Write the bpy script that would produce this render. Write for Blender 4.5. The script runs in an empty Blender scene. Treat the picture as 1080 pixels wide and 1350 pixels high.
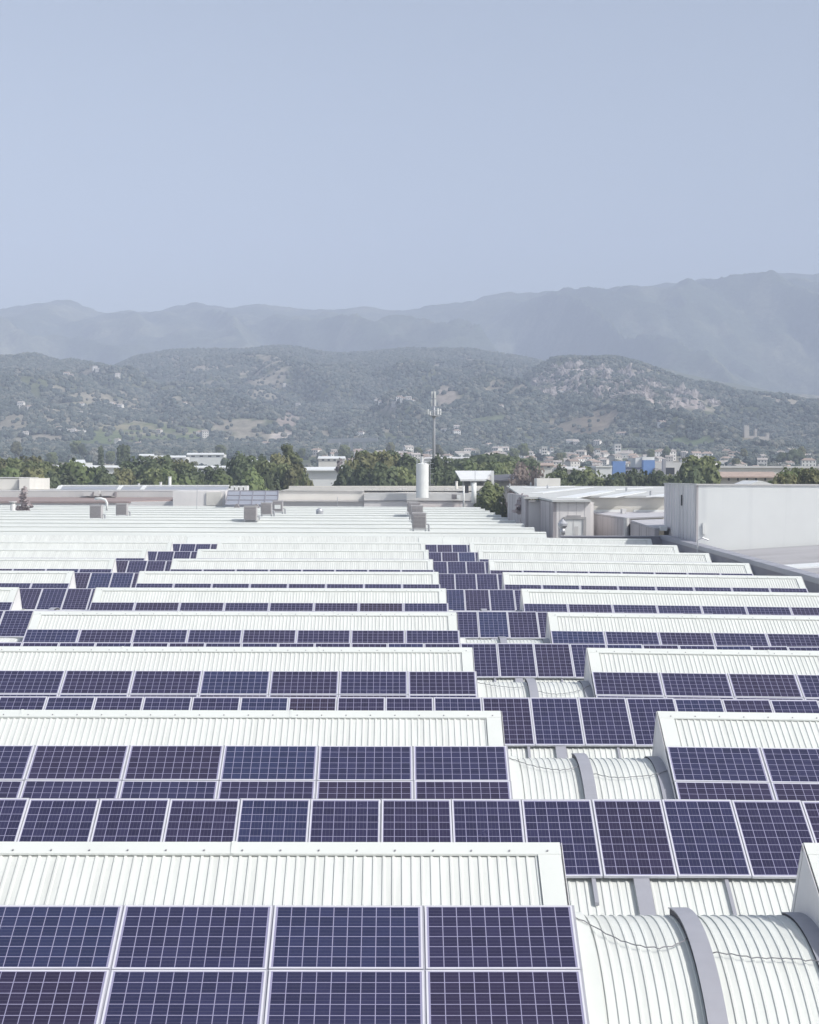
import bpy, bmesh, math, random
import numpy as np
from mathutils import Matrix, Vector

R = math.radians
S = bpy.context.scene
COL = S.collection
random.seed(7)

# ------------------------------------------------------------------ camera
F = 2252.7                     # focal length in pixels of the 1080 px wide photograph
PITCH, ROLL, YAW = 0.0217, 0.0033, 0.0087
CZ = 16.0                      # camera height above the ground

def basis():
    r = Vector((math.cos(YAW), -math.sin(YAW), 0))
    f = Vector((math.sin(YAW) * math.cos(PITCH), math.cos(YAW) * math.cos(PITCH), -math.sin(PITCH)))
    u = r.cross(f)
    cx = r * math.cos(ROLL) + u * math.sin(ROLL)
    cy = u * math.cos(ROLL) - r * math.sin(ROLL)
    return cx, cy, f
CX, CY, CF = basis()
cam = bpy.data.cameras.new('camera')
camo = bpy.data.objects.new('camera', cam)
COL.objects.link(camo)
camo.matrix_world = Matrix(((CX.x, CY.x, -CF.x, 0), (CX.y, CY.y, -CF.y, 0), (CX.z, CY.z, -CF.z, CZ), (0, 0, 0, 1)))
cam.sensor_fit = 'HORIZONTAL'
cam.sensor_width = 36
cam.lens = 36 * F / 1080
cam.clip_start = 0.1
cam.clip_end = 20000
S.camera = camo

def at(u, v, Y):
    """world point at depth Y that is seen at photograph pixel (u, v)"""
    d = CF + CX * ((u - 540) / F) - CY * ((v - 675) / F)
    k = Y / d.y
    return Vector((d.x * k, Y, CZ + d.z * k))
def pix(x, y, z):
    p = Vector((x, y, z - CZ)); d = p.dot(CF)
    return 540 + F * p.dot(CX) / d, 675 - F * p.dot(CY) / d

# ------------------------------------------------------------------ light
HAZE = 2.8e-4
SUN_EL, SUN_BACK = R(44), R(27)      # the sun stands to the right and somewhat behind the camera
sdir = Vector((math.cos(SUN_EL) * math.cos(SUN_BACK), -math.cos(SUN_EL) * math.sin(SUN_BACK), math.sin(SUN_EL)))
sl = bpy.data.lights.new('sun', 'SUN'); sl.energy = 3.3; sl.angle = R(0.53); sl.color = (1, 0.975, 0.93)
so = bpy.data.objects.new('sun', sl); COL.objects.link(so)
so.rotation_euler = sdir.to_track_quat('Z', 'Y').to_euler()
so.location = (60, -30, 80)
W = bpy.data.worlds.new('World'); S.world = W; W.use_nodes = True
nt = W.node_tree; nt.nodes.clear()
out = nt.nodes.new('ShaderNodeOutputWorld'); bg = nt.nodes.new('ShaderNodeBackground')
sky = nt.nodes.new('ShaderNodeTexSky'); sky.sky_type = 'NISHITA'; sky.sun_disc = False
sky.sun_elevation = SUN_EL; sky.sun_rotation = math.atan2(sdir.x, sdir.y)
sky.air_density = 1.0; sky.dust_density = 3.0; sky.ozone_density = 1.0; sky.altitude = 100
hs = nt.nodes.new('ShaderNodeHueSaturation'); hs.inputs['Saturation'].default_value = 0.64
nt.links.new(sky.outputs[0], hs.inputs['Color']); nt.links.new(hs.outputs[0], bg.inputs[0])
bg.inputs[1].default_value = 0.112
nt.links.new(bg.outputs[0], out.inputs[0])
S.view_settings.view_transform = 'Standard'; S.view_settings.look = 'None'
S.view_settings.exposure = 0.45; S.view_settings.gamma = 1
S.render.engine = 'CYCLES'
S.cycles.max_bounces = 6; S.cycles.diffuse_bounces = 3; S.cycles.volume_bounces = 2
S.cycles.use_denoising = True

# ------------------------------------------------------------------ helpers
def tag(o, label=None, cat=None, group=None, kind=None):
    if label: o['label'] = label
    if cat: o['category'] = cat
    if group: o['group'] = group
    if kind: o['kind'] = kind
    return o
def empty(name, loc=(0, 0, 0), rz=0, parent=None):
    o = bpy.data.objects.new(name, None); COL.objects.link(o)
    o.location = loc; o.rotation_euler = (0, 0, rz); o.empty_display_size = 0.3
    if parent: o.parent = parent
    return o
def copy_tree(o, parent=None):
    c = o.copy(); COL.objects.link(c)
    if parent: c.parent = parent
    for ch in o.children: copy_tree(ch, c)
    return c
class MB:
    def __init__(s): s.v = []; s.f = []; s.m = []
    def poly(s, pts, mi=0):
        n = len(s.v); s.v += [tuple(p) for p in pts]; s.f.append(tuple(range(n, n + len(pts)))); s.m.append(mi)
    def box(s, a, b, mi=0):
        x0, y0, z0 = (min(a[i], b[i]) for i in range(3)); x1, y1, z1 = (max(a[i], b[i]) for i in range(3))
        s.hexa([(x0, y0, z0), (x1, y0, z0), (x1, y1, z0), (x0, y1, z0), (x0, y0, z1), (x1, y0, z1), (x1, y1, z1), (x0, y1, z1)], mi)
    def hexa(s, p, mi=0):
        n = len(s.v); s.v += [tuple(q) for q in p]
        for f in ((3, 2, 1, 0), (4, 5, 6, 7), (0, 1, 5, 4), (1, 2, 6, 5), (2, 3, 7, 6), (3, 0, 4, 7)):
            s.f.append(tuple(n + i for i in f)); s.m.append(mi)
    def prism(s, ring, d, mi=0):
        """closed polygon ring extruded along vector d"""
        n = len(s.v); k = len(ring); d = Vector(d)
        s.v += [tuple(Vector(p)) for p in ring] + [tuple(Vector(p) + d) for p in ring]
        s.f.append(tuple(range(n + k - 1, n - 1, -1))); s.m.append(mi)
        s.f.append(tuple(range(n + k, n + 2 * k))); s.m.append(mi)
        for i in range(k):
            j = (i + 1) % k; s.f.append((n + i, n + j, n + k + j, n + k + i)); s.m.append(mi)
    def tube(s, pts, rad, seg=8, mi=0, cap=True):
        pts = [Vector(p) for p in pts]; rads = rad if isinstance(rad, (list, tuple)) else [rad] * len(pts)
        n = len(s.v)
        for i, p in enumerate(pts):
            t = (pts[min(i + 1, len(pts) - 1)] - pts[max(i - 1, 0)]).normalized()
            a = t.orthogonal().normalized() if i == 0 else (a - t * a.dot(t)).normalized()
            b = t.cross(a)
            for k in range(seg):
                w = 2 * math.pi * k / seg; s.v.append(tuple(p + (a * math.cos(w) + b * math.sin(w)) * rads[i]))
        for i in range(len(pts) - 1):
            for k in range(seg):
                k2 = (k + 1) % seg; q = n + i * seg
                s.f.append((q + k, q + k2, q + seg + k2, q + seg + k)); s.m.append(mi)
        if cap:
            s.f.append(tuple(range(n + seg - 1, n - 1, -1))); s.m.append(mi)
            e = n + (len(pts) - 1) * seg; s.f.append(tuple(range(e, e + seg))); s.m.append(mi)
    def build(s, name, mats, parent=None, smooth=False, loc=None):
        me = bpy.data.meshes.new(name); me.from_pydata(s.v, [], s.f); me.update()
        if not isinstance(mats, (list, tuple)): mats = [mats]
        for m in mats: me.materials.append(m)
        if len(mats) > 1: me.polygons.foreach_set('material_index', s.m)
        if smooth: me.polygons.foreach_set('use_smooth', [True] * len(me.polygons))
        o = bpy.data.objects.new(name, me); COL.objects.link(o)
        if parent: o.parent = parent
        if loc: o.location = loc
        return o

# ------------------------------------------------------------------ materials
def mat(name, col, rough=0.6, metal=0.0, var=0.0, scale=3.0, stretch=(1, 1, 1), bump=0.0, spec=0.5, col2=None, rnd=0.0):
    """principled material with noise variation in world space, optional random shade per object"""
    m = bpy.data.materials.new(name); m.use_nodes = True; n = m.node_tree.nodes; l = m.node_tree.links
    b = n['Principled BSDF']; b.inputs['Roughness'].default_value = rough; b.inputs['Metallic'].default_value = metal
    b.inputs['Specular IOR Level'].default_value = spec
    c = (*col, 1); b.inputs['Base Color'].default_value = c
    if var or bump or col2:
        g = n.new('ShaderNodeNewGeometry'); mp = n.new('ShaderNodeMapping'); mp.inputs['Scale'].default_value = [scale * q for q in stretch]
        l.new(g.outputs['Position'], mp.inputs['Vector'])
        t = n.new('ShaderNodeTexNoise'); t.inputs['Scale'].default_value = 1; t.inputs['Detail'].default_value = 6; t.inputs['Roughness'].default_value = 0.6
        l.new(mp.outputs[0], t.inputs['Vector'])
        r = n.new('ShaderNodeMapRange'); r.inputs['From Min'].default_value = 0.3; r.inputs['From Max'].default_value = 0.7
        l.new(t.outputs['Fac'], r.inputs['Value'])
        mx = n.new('ShaderNodeMix'); mx.data_type = 'RGBA'; l.new(r.outputs[0], mx.inputs['Factor'])
        mx.inputs['A'].default_value = (*[q * (1 - var) for q in (col2 or col)], 1); mx.inputs['B'].default_value = (*[min(1, q * (1 + var * 0.4)) for q in col], 1)
        src = mx.outputs['Result']
        if rnd:
            oi = n.new('ShaderNodeObjectInfo'); mr = n.new('ShaderNodeMapRange'); mr.inputs['To Min'].default_value = 1 - rnd; mr.inputs['To Max'].default_value = 1 + rnd
            l.new(oi.outputs['Random'], mr.inputs['Value'])
            h = n.new('ShaderNodeHueSaturation'); l.new(src, h.inputs['Color']); l.new(mr.outputs[0], h.inputs['Value']); src = h.outputs[0]
        l.new(src, b.inputs['Base Color'])
        if bump:
            bp = n.new('ShaderNodeBump'); bp.inputs['Strength'].default_value = bump; bp.inputs['Distance'].default_value = 0.02
            l.new(t.outputs['Fac'], bp.inputs['Height']); l.new(bp.outputs[0], b.inputs['Normal'])
    return m

M = {}
M['sheet'] = mat('white_coated_sheet', (0.66, 0.68, 0.65), 0.5, 0, 0.13, 5.0, (1, 0.09, 0.09), spec=0.3)
M['sheet_far'] = mat('white_far_sheet', (0.65, 0.675, 0.65), 0.5, 0, 0.10, 0.25, (0.5, 1, 1), spec=0.3)
M['flash'] = mat('white_flashing', (0.66, 0.685, 0.655), 0.5, 0, 0.05, 0.7, spec=0.3)
M['gable'] = mat('off_white_end_sheet', (0.72, 0.71, 0.71), 0.55, 0, 0.08, 2.0)
M['strap'] = mat('grey_folded_metal', (0.33, 0.335, 0.375), 0.5, 0.0, 0.06, 3.0)
M['strap_side'] = mat('shade_dark_flank', (0.06, 0.06, 0.075), 0.7)  # near-black colour paints in the shade on the straps' flanks
M['alu'] = mat('anodised_aluminium', (0.66, 0.66, 0.71), 0.42, 0.1, 0.04, 6.0)
M['dark'] = mat('dark_void', (0.03, 0.03, 0.035), 0.8)
M['cable'] = mat('grey_cable', (0.22, 0.22, 0.24), 0.6)
M['screw'] = mat('grey_screw', (0.3, 0.3, 0.32), 0.5)
M['membrane'] = mat('grey_roof_membrane', (0.27, 0.265, 0.30), 0.8, 0, 0.22, 0.5, (1, 0.3, 1))
M['concrete'] = mat('weathered_concrete', (0.42, 0.41, 0.41), 0.85, 0, 0.2, 0.8, (1, 1, 0.25))
M['ac'] = mat('grey_cooler_casing', (0.46, 0.44, 0.44), 0.6, 0, 0.08, 3)
M['ac_dark'] = mat('cooler_pad', (0.29, 0.27, 0.275), 0.8, 0, 0.15, 6)
M['white'] = mat('white_paint', (0.78, 0.79, 0.77), 0.55, 0, 0.06, 0.6)
M['cream'] = mat('cream_render', (0.70, 0.68, 0.63), 0.7, 0, 0.08, 0.4)
M['pale'] = mat('pale_render', (0.62, 0.615, 0.60), 0.7, 0, 0.09, 0.4)
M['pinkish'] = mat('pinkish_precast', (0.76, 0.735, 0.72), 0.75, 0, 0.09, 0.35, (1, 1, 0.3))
M['redband'] = mat('red_brown_fascia', (0.31, 0.245, 0.23), 0.75, 0, 0.15, 0.5)
M['dkred'] = mat('dark_red_band', (0.12, 0.035, 0.03), 0.7)
M['greyglass'] = mat('grey_roof_glazing', (0.34, 0.35, 0.38), 0.35, 0, 0.1, 0.6)
M['window'] = mat('dark_window', (0.05, 0.055, 0.065), 0.2)
M['gravel'] = mat('gravel_roof', (0.48, 0.46, 0.41), 0.9, 0, 0.18, 1.5)
M['warehouse_roof'] = mat('pale_fibre_cement', (0.56, 0.57, 0.555), 0.8, 0, 0.14, 0.25, (1, 0.4, 1))
M['skylight'] = mat('white_rooflight', (0.80, 0.82, 0.81), 0.4, 0, 0.04, 1)
M['metal'] = mat('galvanised_steel', (0.50, 0.51, 0.53), 0.4, 0.4, 0.06, 3)
M['blue'] = mat('blue_cladding', (0.18, 0.30, 0.57), 0.5, 0, 0.08, 0.5)
M['tiles'] = mat('terracotta_tiles', (0.36, 0.28, 0.235), 0.85, 0, 0.2, 0.8, rnd=0.25)
M['house_wall'] = mat('house_render', (0.72, 0.69, 0.65), 0.8, 0, 0.1, 0.3, rnd=0.22)
M['stone'] = mat('old_stone', (0.50, 0.47, 0.43), 0.9, 0, 0.2, 0.3)
M['bark'] = mat('bark', (0.09, 0.07, 0.055), 0.9, 0, 0.2, 4)
M['ground'] = mat('dry_ground', (0.17, 0.165, 0.12), 0.95, 0, 0.35, 0.02)

# streaked wall of the tall building
def streaked(name, col, dirt, sx=2.2, sz=0.07, thr=(0.55, 0.75)):
    m = mat(name, col, 0.65, 0, 0.05, 0.3); n = m.node_tree.nodes; l = m.node_tree.links; b = n['Principled BSDF']
    src = b.inputs['Base Color'].links[0].from_socket
    g = n.new('ShaderNodeNewGeometry'); mp = n.new('ShaderNodeMapping'); mp.inputs['Scale'].default_value = (sx, sx, sz); l.new(g.outputs['Position'], mp.inputs['Vector'])
    t = n.new('ShaderNodeTexNoise'); t.inputs['Scale'].default_value = 1; t.inputs['Detail'].default_value = 4; l.new(mp.outputs[0], t.inputs['Vector'])
    r = n.new('ShaderNodeMapRange'); r.inputs['From Min'].default_value = thr[0]; r.inputs['From Max'].default_value = thr[1]; l.new(t.outputs['Fac'], r.inputs['Value'])
    mx = n.new('ShaderNodeMix'); mx.data_type = 'RGBA'; l.new(r.outputs[0], mx.inputs['Factor']); l.new(src, mx.inputs['A']); mx.inputs['B'].default_value = (*dirt, 1)
    l.new(mx.outputs['Result'], b.inputs['Base Color'])
    return m
M['clad_front'] = streaked('pale_grey_cladding', (0.76, 0.78, 0.77), (0.66, 0.68, 0.68), 1.6, 0.04)
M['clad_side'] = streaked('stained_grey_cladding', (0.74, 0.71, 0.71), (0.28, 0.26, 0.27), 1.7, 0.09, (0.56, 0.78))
M['shaded_stained'] = streaked('shaded_stained_precast', (0.47, 0.44, 0.45), (0.16, 0.145, 0.155), 1.3, 0.12, (0.52, 0.75))  # base colour darkened for the shaded left-facing walls; the streaks are dirt

# photovoltaic glass: 10 x 6 cells, drawn in the panel's own coordinates
def pv_material():
    m = bpy.data.materials.new('photovoltaic_glass'); m.use_nodes = True; n = m.node_tree.nodes; l = m.node_tree.links; b = n['Principled BSDF']
    tc = n.new('ShaderNodeTexCoord'); sp = n.new('ShaderNodeSeparateXYZ'); l.new(tc.outputs['Object'], sp.inputs[0])
    def mth(op, a, bb=None, c=None):
        q = n.new('ShaderNodeMath'); q.operation = op
        for i, x in enumerate((a, bb, c)):
            if x is None: continue
            if isinstance(x, (int, float)): q.inputs[i].default_value = x
            else: l.new(x, q.inputs[i])
        return q.outputs[0]
    C = 0.1575
    gx = mth('DIVIDE', mth('ADD', sp.outputs[0], 5 * C), C); gy = mth('DIVIDE', mth('ADD', sp.outputs[1], 3 * C), C)
    def edge(g): return mth('ABSOLUTE', mth('SUBTRACT', mth('FRACT', g), 0.5))
    lx = mth('GREATER_THAN', edge(gx), 0.5 - 0.030); ly = mth('GREATER_THAN', edge(gy), 0.5 - 0.030)
    ox = mth('GREATER_THAN', mth('ABSOLUTE', sp.outputs[0]), 5 * C); oy = mth('GREATER_THAN', mth('ABSOLUTE', sp.outputs[1]), 3 * C)
    line = mth('MAXIMUM', mth('MAXIMUM', lx, ly), mth('MAXIMUM', ox, oy))
    bus = mth('GREATER_THAN', edge(mth('ADD', mth('MULTIPLY', gy, 3.0), 0.0)), 0.5 - 0.045)
    cellid = n.new('ShaderNodeCombineXYZ'); l.new(mth('FLOOR', gx), cellid.inputs[0]); l.new(mth('FLOOR', gy), cellid.inputs[1])
    oi = n.new('ShaderNodeObjectInfo'); l.new(mth('MULTIPLY', oi.outputs['Random'], 97.0), cellid.inputs[2])
    wn = n.new('ShaderNodeTexWhiteNoise'); wn.noise_dimensions = '3D'; l.new(cellid.outputs[0], wn.inputs['Vector'])
    # tone of a panel: blue, violet, a few brownish
    ra = n.new('ShaderNodeValToRGB'); cr = ra.color_ramp
    cr.elements[0].position = 0; cr.elements[0].color = (0.030, 0.022, 0.042, 1)
    cr.elements[1].position = 1; cr.elements[1].color = (0.025, 0.033, 0.082, 1)
    for p, c in ((0.06, (0.028, 0.023, 0.052, 1)), (0.5, (0.027, 0.025, 0.061, 1)), (0.88, (0.026, 0.027, 0.067, 1))):
        e = cr.elements.new(p); e.color = c
    l.new(oi.outputs['Random'], ra.inputs['Fac'])
    # crystal grain and cell to cell shade
    no = n.new('ShaderNodeTexVoronoi'); no.inputs['Scale'].default_value = 60; l.new(tc.outputs['Object'], no.inputs['Vector'])
    sh = mth('ADD', mth('MULTIPLY', wn.outputs['Value'], 0.32), mth('ADD', 0.76, mth('MULTIPLY', no.outputs['Distance'], 0.3)))
    hv = n.new('ShaderNodeHueSaturation'); l.new(ra.outputs[0], hv.inputs['Color']); l.new(sh, hv.inputs['Value'])
    m1 = n.new('ShaderNodeMix'); m1.data_type = 'RGBA'; l.new(mth('MULTIPLY', bus, 0.35), m1.inputs['Factor']); l.new(hv.outputs[0], m1.inputs['A']); m1.inputs['B'].default_value = (0.17, 0.165, 0.22, 1)
    m2 = n.new('ShaderNodeMix'); m2.data_type = 'RGBA'; l.new(line, m2.inputs['Factor']); l.new(m1.outputs['Result'], m2.inputs['A']); m2.inputs['B'].default_value = (0.285, 0.275, 0.40, 1)
    l.new(m2.outputs['Result'], b.inputs['Base Color'])
    b.inputs['Roughness'].default_value = 0.16; b.inputs['IOR'].default_value = 1.45
    # dust film
    dn = n.new('ShaderNodeTexNoise'); dn.inputs['Scale'].default_value = 2.2; dn.inputs['Detail'].default_value = 5
    g = n.new('ShaderNodeNewGeometry'); l.new(g.outputs['Position'], dn.inputs['Vector'])
    mr = n.new('ShaderNodeMapRange'); mr.inputs['To Min'].default_value = 0.12; mr.inputs['To Max'].default_value = 0.34; l.new(dn.outputs['Fac'], mr.inputs['Value']); l.new(mr.outputs[0], b.inputs['Roughness'])
    return m
M['pv'] = pv_material()

def leaf_material(name, a, b_, rnd=0.25):
    m = bpy.data.materials.new(name); m.use_nodes = True; n = m.node_tree.nodes; l = m.node_tree.links; b = n['Principled BSDF']
    g = n.new('ShaderNodeNewGeometry'); t = n.new('ShaderNodeTexNoise'); t.inputs['Scale'].default_value = 0.6; t.inputs['Detail'].default_value = 3; l.new(g.outputs['Position'], t.inputs['Vector'])
    ad = n.new('ShaderNodeMath'); ad.operation = 'ADD'; l.new(t.outputs['Fac'], ad.inputs[0])
    s2 = n.new('ShaderNodeMath'); s2.operation = 'MULTIPLY_ADD'; s2.inputs[1].default_value = 0.5; s2.inputs[2].default_value = -0.25
    l.new(g.outputs['Random Per Island'], s2.inputs[0]); l.new(s2.outputs[0], ad.inputs[1])
    mx = n.new('ShaderNodeMix'); mx.data_type = 'RGBA'; l.new(ad.outputs[0], mx.inputs['Factor']); mx.inputs['A'].default_value = (*a, 1); mx.inputs['B'].default_value = (*b_, 1)
    oi = n.new('ShaderNodeObjectInfo'); mr = n.new('ShaderNodeMapRange'); mr.inputs['To Min'].default_value = 1 - rnd; mr.inputs['To Max'].default_value = 1 + rnd; l.new(oi.outputs['Random'], mr.inputs['Value'])
    h = n.new('ShaderNodeHueSaturation'); l.new(mx.outputs['Result'], h.inputs['Color']); l.new(mr.outputs[0], h.inputs['Value'])
    l.new(h.outputs[0], b.inputs['Base Color']); b.inputs['Roughness'].default_value = 0.7
    b.inputs['Specular IOR Level'].default_value = 0.25
    tr = n.new('ShaderNodeBsdfTranslucent'); l.new(h.outputs[0], tr.inputs['Color'])
    ms = n.new('ShaderNodeMixShader'); ms.inputs[0].default_value = 0.35; l.new(b.outputs[0], ms.inputs[1]); l.new(tr.outputs[0], ms.inputs[2])
    l.new(ms.outputs[0], n['Material Output'].inputs['Surface'])
    return m
M['leaf_dark'] = leaf_material('dark_leaves', (0.083, 0.115, 0.061), (0.186, 0.218, 0.115))
M['leaf_mid'] = leaf_material('mid_green_leaves', (0.128, 0.164, 0.074), (0.275, 0.301, 0.141))
M['leaf_light'] = leaf_material('light_green_leaves', (0.134, 0.186, 0.077), (0.282, 0.333, 0.147))
M['leaf_olive'] = leaf_material('olive_leaves', (0.134, 0.147, 0.067), (0.288, 0.279, 0.141))
M['leaf_grey'] = leaf_material('greyish_leaves', (0.34, 0.29, 0.29), (0.52, 0.45, 0.45))
M['leaf_dry'] = leaf_material('reddish_dry_leaves', (0.22, 0.175, 0.155), (0.40, 0.33, 0.29))

# ------------------------------------------------------------------ terrain
P = 11.289                                  # spacing of the roof rows
def lattice(seed, n=512): return np.random.default_rng(seed).random((n, n))
LAT = {}
def vnoise(x, y, seed):
    L = LAT.setdefault(seed, lattice(seed)); n = L.shape[0]
    xi = np.floor(x).astype(int); yi = np.floor(y).astype(int); fx = x - xi; fy = y - yi
    fx = fx * fx * (3 - 2 * fx); fy = fy * fy * (3 - 2 * fy)
    a = L[xi % n, yi % n]; b = L[(xi + 1) % n, yi % n]; c = L[xi % n, (yi + 1) % n]; d = L[(xi + 1) % n, (yi + 1) % n]
    return (a * (1 - fx) + b * fx) * (1 - fy) + (c * (1 - fx) + d * fx) * fy
def fbm(x, y, s, seed, o=4):
    r = 0; a = 0.5; t = 0
    for i in range(o): r = r + a * vnoise(x / s * 2 ** i + 17.3 * i, y / s * 2 ** i + 5.1 * i, seed + i); t += a; a *= 0.5
    return r / t
def ridge(pts, D):
    u = np.array([p[0] for p in pts], float); v = np.array([p[1] for p in pts], float)
    return (u - 520.5) * D / F, CZ + (626.0 + 0.0033 * (u - 540) - v) * D / F
LAYERS = [
    (2250, 1250, 500, ridge([(-500, 480), (-300, 462), (-120, 478), (0, 470), (45, 467), (80, 478), (95, 476), (120, 481), (150, 487), (180, 497), (230, 520), (320, 560), (400, 590)], 2250)),
    (2700, 1400, 600, ridge([(-400, 560), (0, 540), (100, 505), (150, 486), (180, 473), (220, 465), (260, 462), (300, 461), (345, 458), (390, 459), (430, 464), (460, 467), (500, 464), (540, 461), (580, 459.5), (620, 463), (660, 468), (700, 474), (740, 484), (800, 500), (900, 520), (1000, 540), (1200, 560), (1500, 520)], 2700)),
    (2120, 1230, 450, ridge([(480, 600), (560, 575), (630, 545), (680, 512), (700, 492), (725, 477), (750, 473), (770, 475), (800, 474), (830, 481), (860, 495), (890, 507), (930, 514), (960, 518), (1000, 521), (1040, 529), (1080, 534), (1200, 530), (1350, 500), (1600, 520)], 2120)),
    (3150, 2200, 600, ridge([(-400, 470), (0, 500), (200, 500), (500, 490), (800, 478), (860, 482), (930, 500), (1000, 512), (1080, 522), (1300, 480), (1600, 470)], 3150)),
]
MTN = ridge([(-700, 400), (-400, 420), (-150, 404), (0, 410), (30, 405), (75, 396), (98, 399), (128, 412), (180, 411), (240, 404), (280, 402), (300, 405), (345, 404), (380, 408), (430, 408), (465, 405), (480, 404), (500, 408), (540, 408), (590, 403), (620, 398), (650, 389), (700, 385), (760, 382), (820, 381), (870, 375), (920, 367), (960, 366), (1010, 360.5), (1040, 363), (1080, 361), (1300, 350), (1600, 372)], 5200)
def terrain(x, y):
    x = np.asarray(x, float); y = np.asarray(y, float)
    z = np.interp(y, [430, 650, 900, 1150, 1400, 2000], [0, 9, 20, 30, 36, 40])
    for i, (D, B, back, (rx, rz)) in enumerate(LAYERS):
        H = np.interp(x, rx, rz); H = H + (fbm(x, y * 0 + i * 50, 60, 40 + i, 4) - 0.5) * 9
        rg = 1 - np.abs(2 * fbm(x + 0.25 * y, y * 0.45, 190, 11 + 5 * i, 4) - 1) * 2.2; warp = 0.6 * (fbm(x, y, 300, 14 + 5 * i, 3) - 0.5) + 0.8 * (rg - 0.55)
        t = np.clip((y - B) / (D - B), 0, 1)
        p = np.interp(t, [0, .3, .7, .86, 1], [0, .22, .52, .93, 1.0]) if i == 2 else t ** 1.12
        p = p + warp * 0.75 * t * (1 - t) * 2.2 * np.clip((1 - t) * 2.4, 0, 1)
        ob = np.clip((y - D) / back, 0, 1); p = np.where(y > D, 1 - 0.75 * ob * ob, p)
        b0 = np.interp(y, [430, 650, 900, 1150, 1400, 2000], [0, 9, 20, 30, 36, 40])
        z = np.maximum(z, b0 + np.maximum(H - b0, 0) * np.clip(p, 0, 1.02))
    return z
def mountains(x, y):
    H = np.interp(x, *MTN) + (fbm(x, x * 0 + 3, 120, 71, 4) - 0.5) * 14
    rg = 1 - np.abs(2 * fbm(x + 0.3 * y, y * 0.35, 420, 81, 4) - 1) * 2.2; w = 0.5 * (fbm(x, y, 700, 86, 4) - 0.5) + 0.62 * (rg - 0.55)
    t = np.clip((y - 3300) / (5200 - 3300), 0, 1)
    p = np.clip(t ** 0.85 + w * 1.2 * t * (1 - t) * 2 * np.clip((1 - t) * 3, 0, 1), 0, 1)
    ob = np.clip((y - 5200) / 700, 0, 1); p = np.where(y > 5200, 1 - 0.6 * ob * ob, p)
    hf = (fbm(x, y, 55, 91, 4) - 0.5) * 26 * np.clip((y - 3300) / 500, 0, 1)
    return 40 + (H - 40) * p + hf
def project_np(x, y, z):
    p = np.stack([x, y, z - CZ], -1); d = p @ np.array(CF)
    return 540 + F * (p @ np.array(CX)) / d, 675 - F * (p @ np.array(CY)) / d

def blob(u, v, cu, cv, a, b): return np.clip(1.6 - 1.6 * np.sqrt(((u - cu) / a) ** 2 + ((v - cv) / b) ** 2), 0, 1)
FIELDS = [(190, 569, 95, 12, (0.150, 0.175, 0.085)), (155, 581, 70, 9, (0.115, 0.145, 0.07)), (240, 579, 45, 7, (0.125, 0.155, 0.075)), (160, 563, 50, 4, (0.24, 0.22, 0.14)), (215, 572, 60, 2.5, (0.25, 0.23, 0.16)),
          (912, 583, 34, 9, (0.12, 0.155, 0.08)), (865, 596, 60, 4, (0.15, 0.17, 0.10)), (20, 563, 26, 5, (0.27, 0.245, 0.19)), (60, 577, 30, 4, (0.30, 0.27, 0.22)), (30, 582, 30, 4, (0.27, 0.25, 0.2)),
          (335, 506, 22, 5, (0.25, 0.225, 0.18)), (322, 497, 12, 3, (0.28, 0.26, 0.2)), (90, 533, 40, 4, (0.22, 0.21, 0.15)), (375, 574, 16, 6, (0.46, 0.41, 0.37)), (406, 573, 8, 5, (0.44, 0.40, 0.36)), (380, 556, 17, 13, (0.28, 0.235, 0.205)), (352, 534, 16, 5, (0.27, 0.26, 0.22)),
          (590, 522, 17, 14, (0.30, 0.26, 0.22)), (515, 540, 18, 5, (0.30, 0.27, 0.22)), (640, 551, 32, 8, (0.13, 0.15, 0.09)), (770, 562, 48, 15, (0.20, 0.17, 0.13)), (800, 548, 24, 10, (0.21, 0.18, 0.14)), (690, 568, 14, 4, (0.24, 0.23, 0.17)),
          (310, 577, 18, 4, (0.28, 0.26, 0.2)), (1000, 580, 26, 4, (0.24, 0.22, 0.17)), (735, 556, 24, 5, (0.22, 0.2, 0.15)), (100, 618, 30, 5, (0.16, 0.21, 0.11)), (480, 545, 40, 5, (0.15, 0.17, 0.11)), (1040, 590, 60, 4, (0.2, 0.19, 0.14)), (997, 577, 22, 8, (0.19, 0.17, 0.12))]
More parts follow.
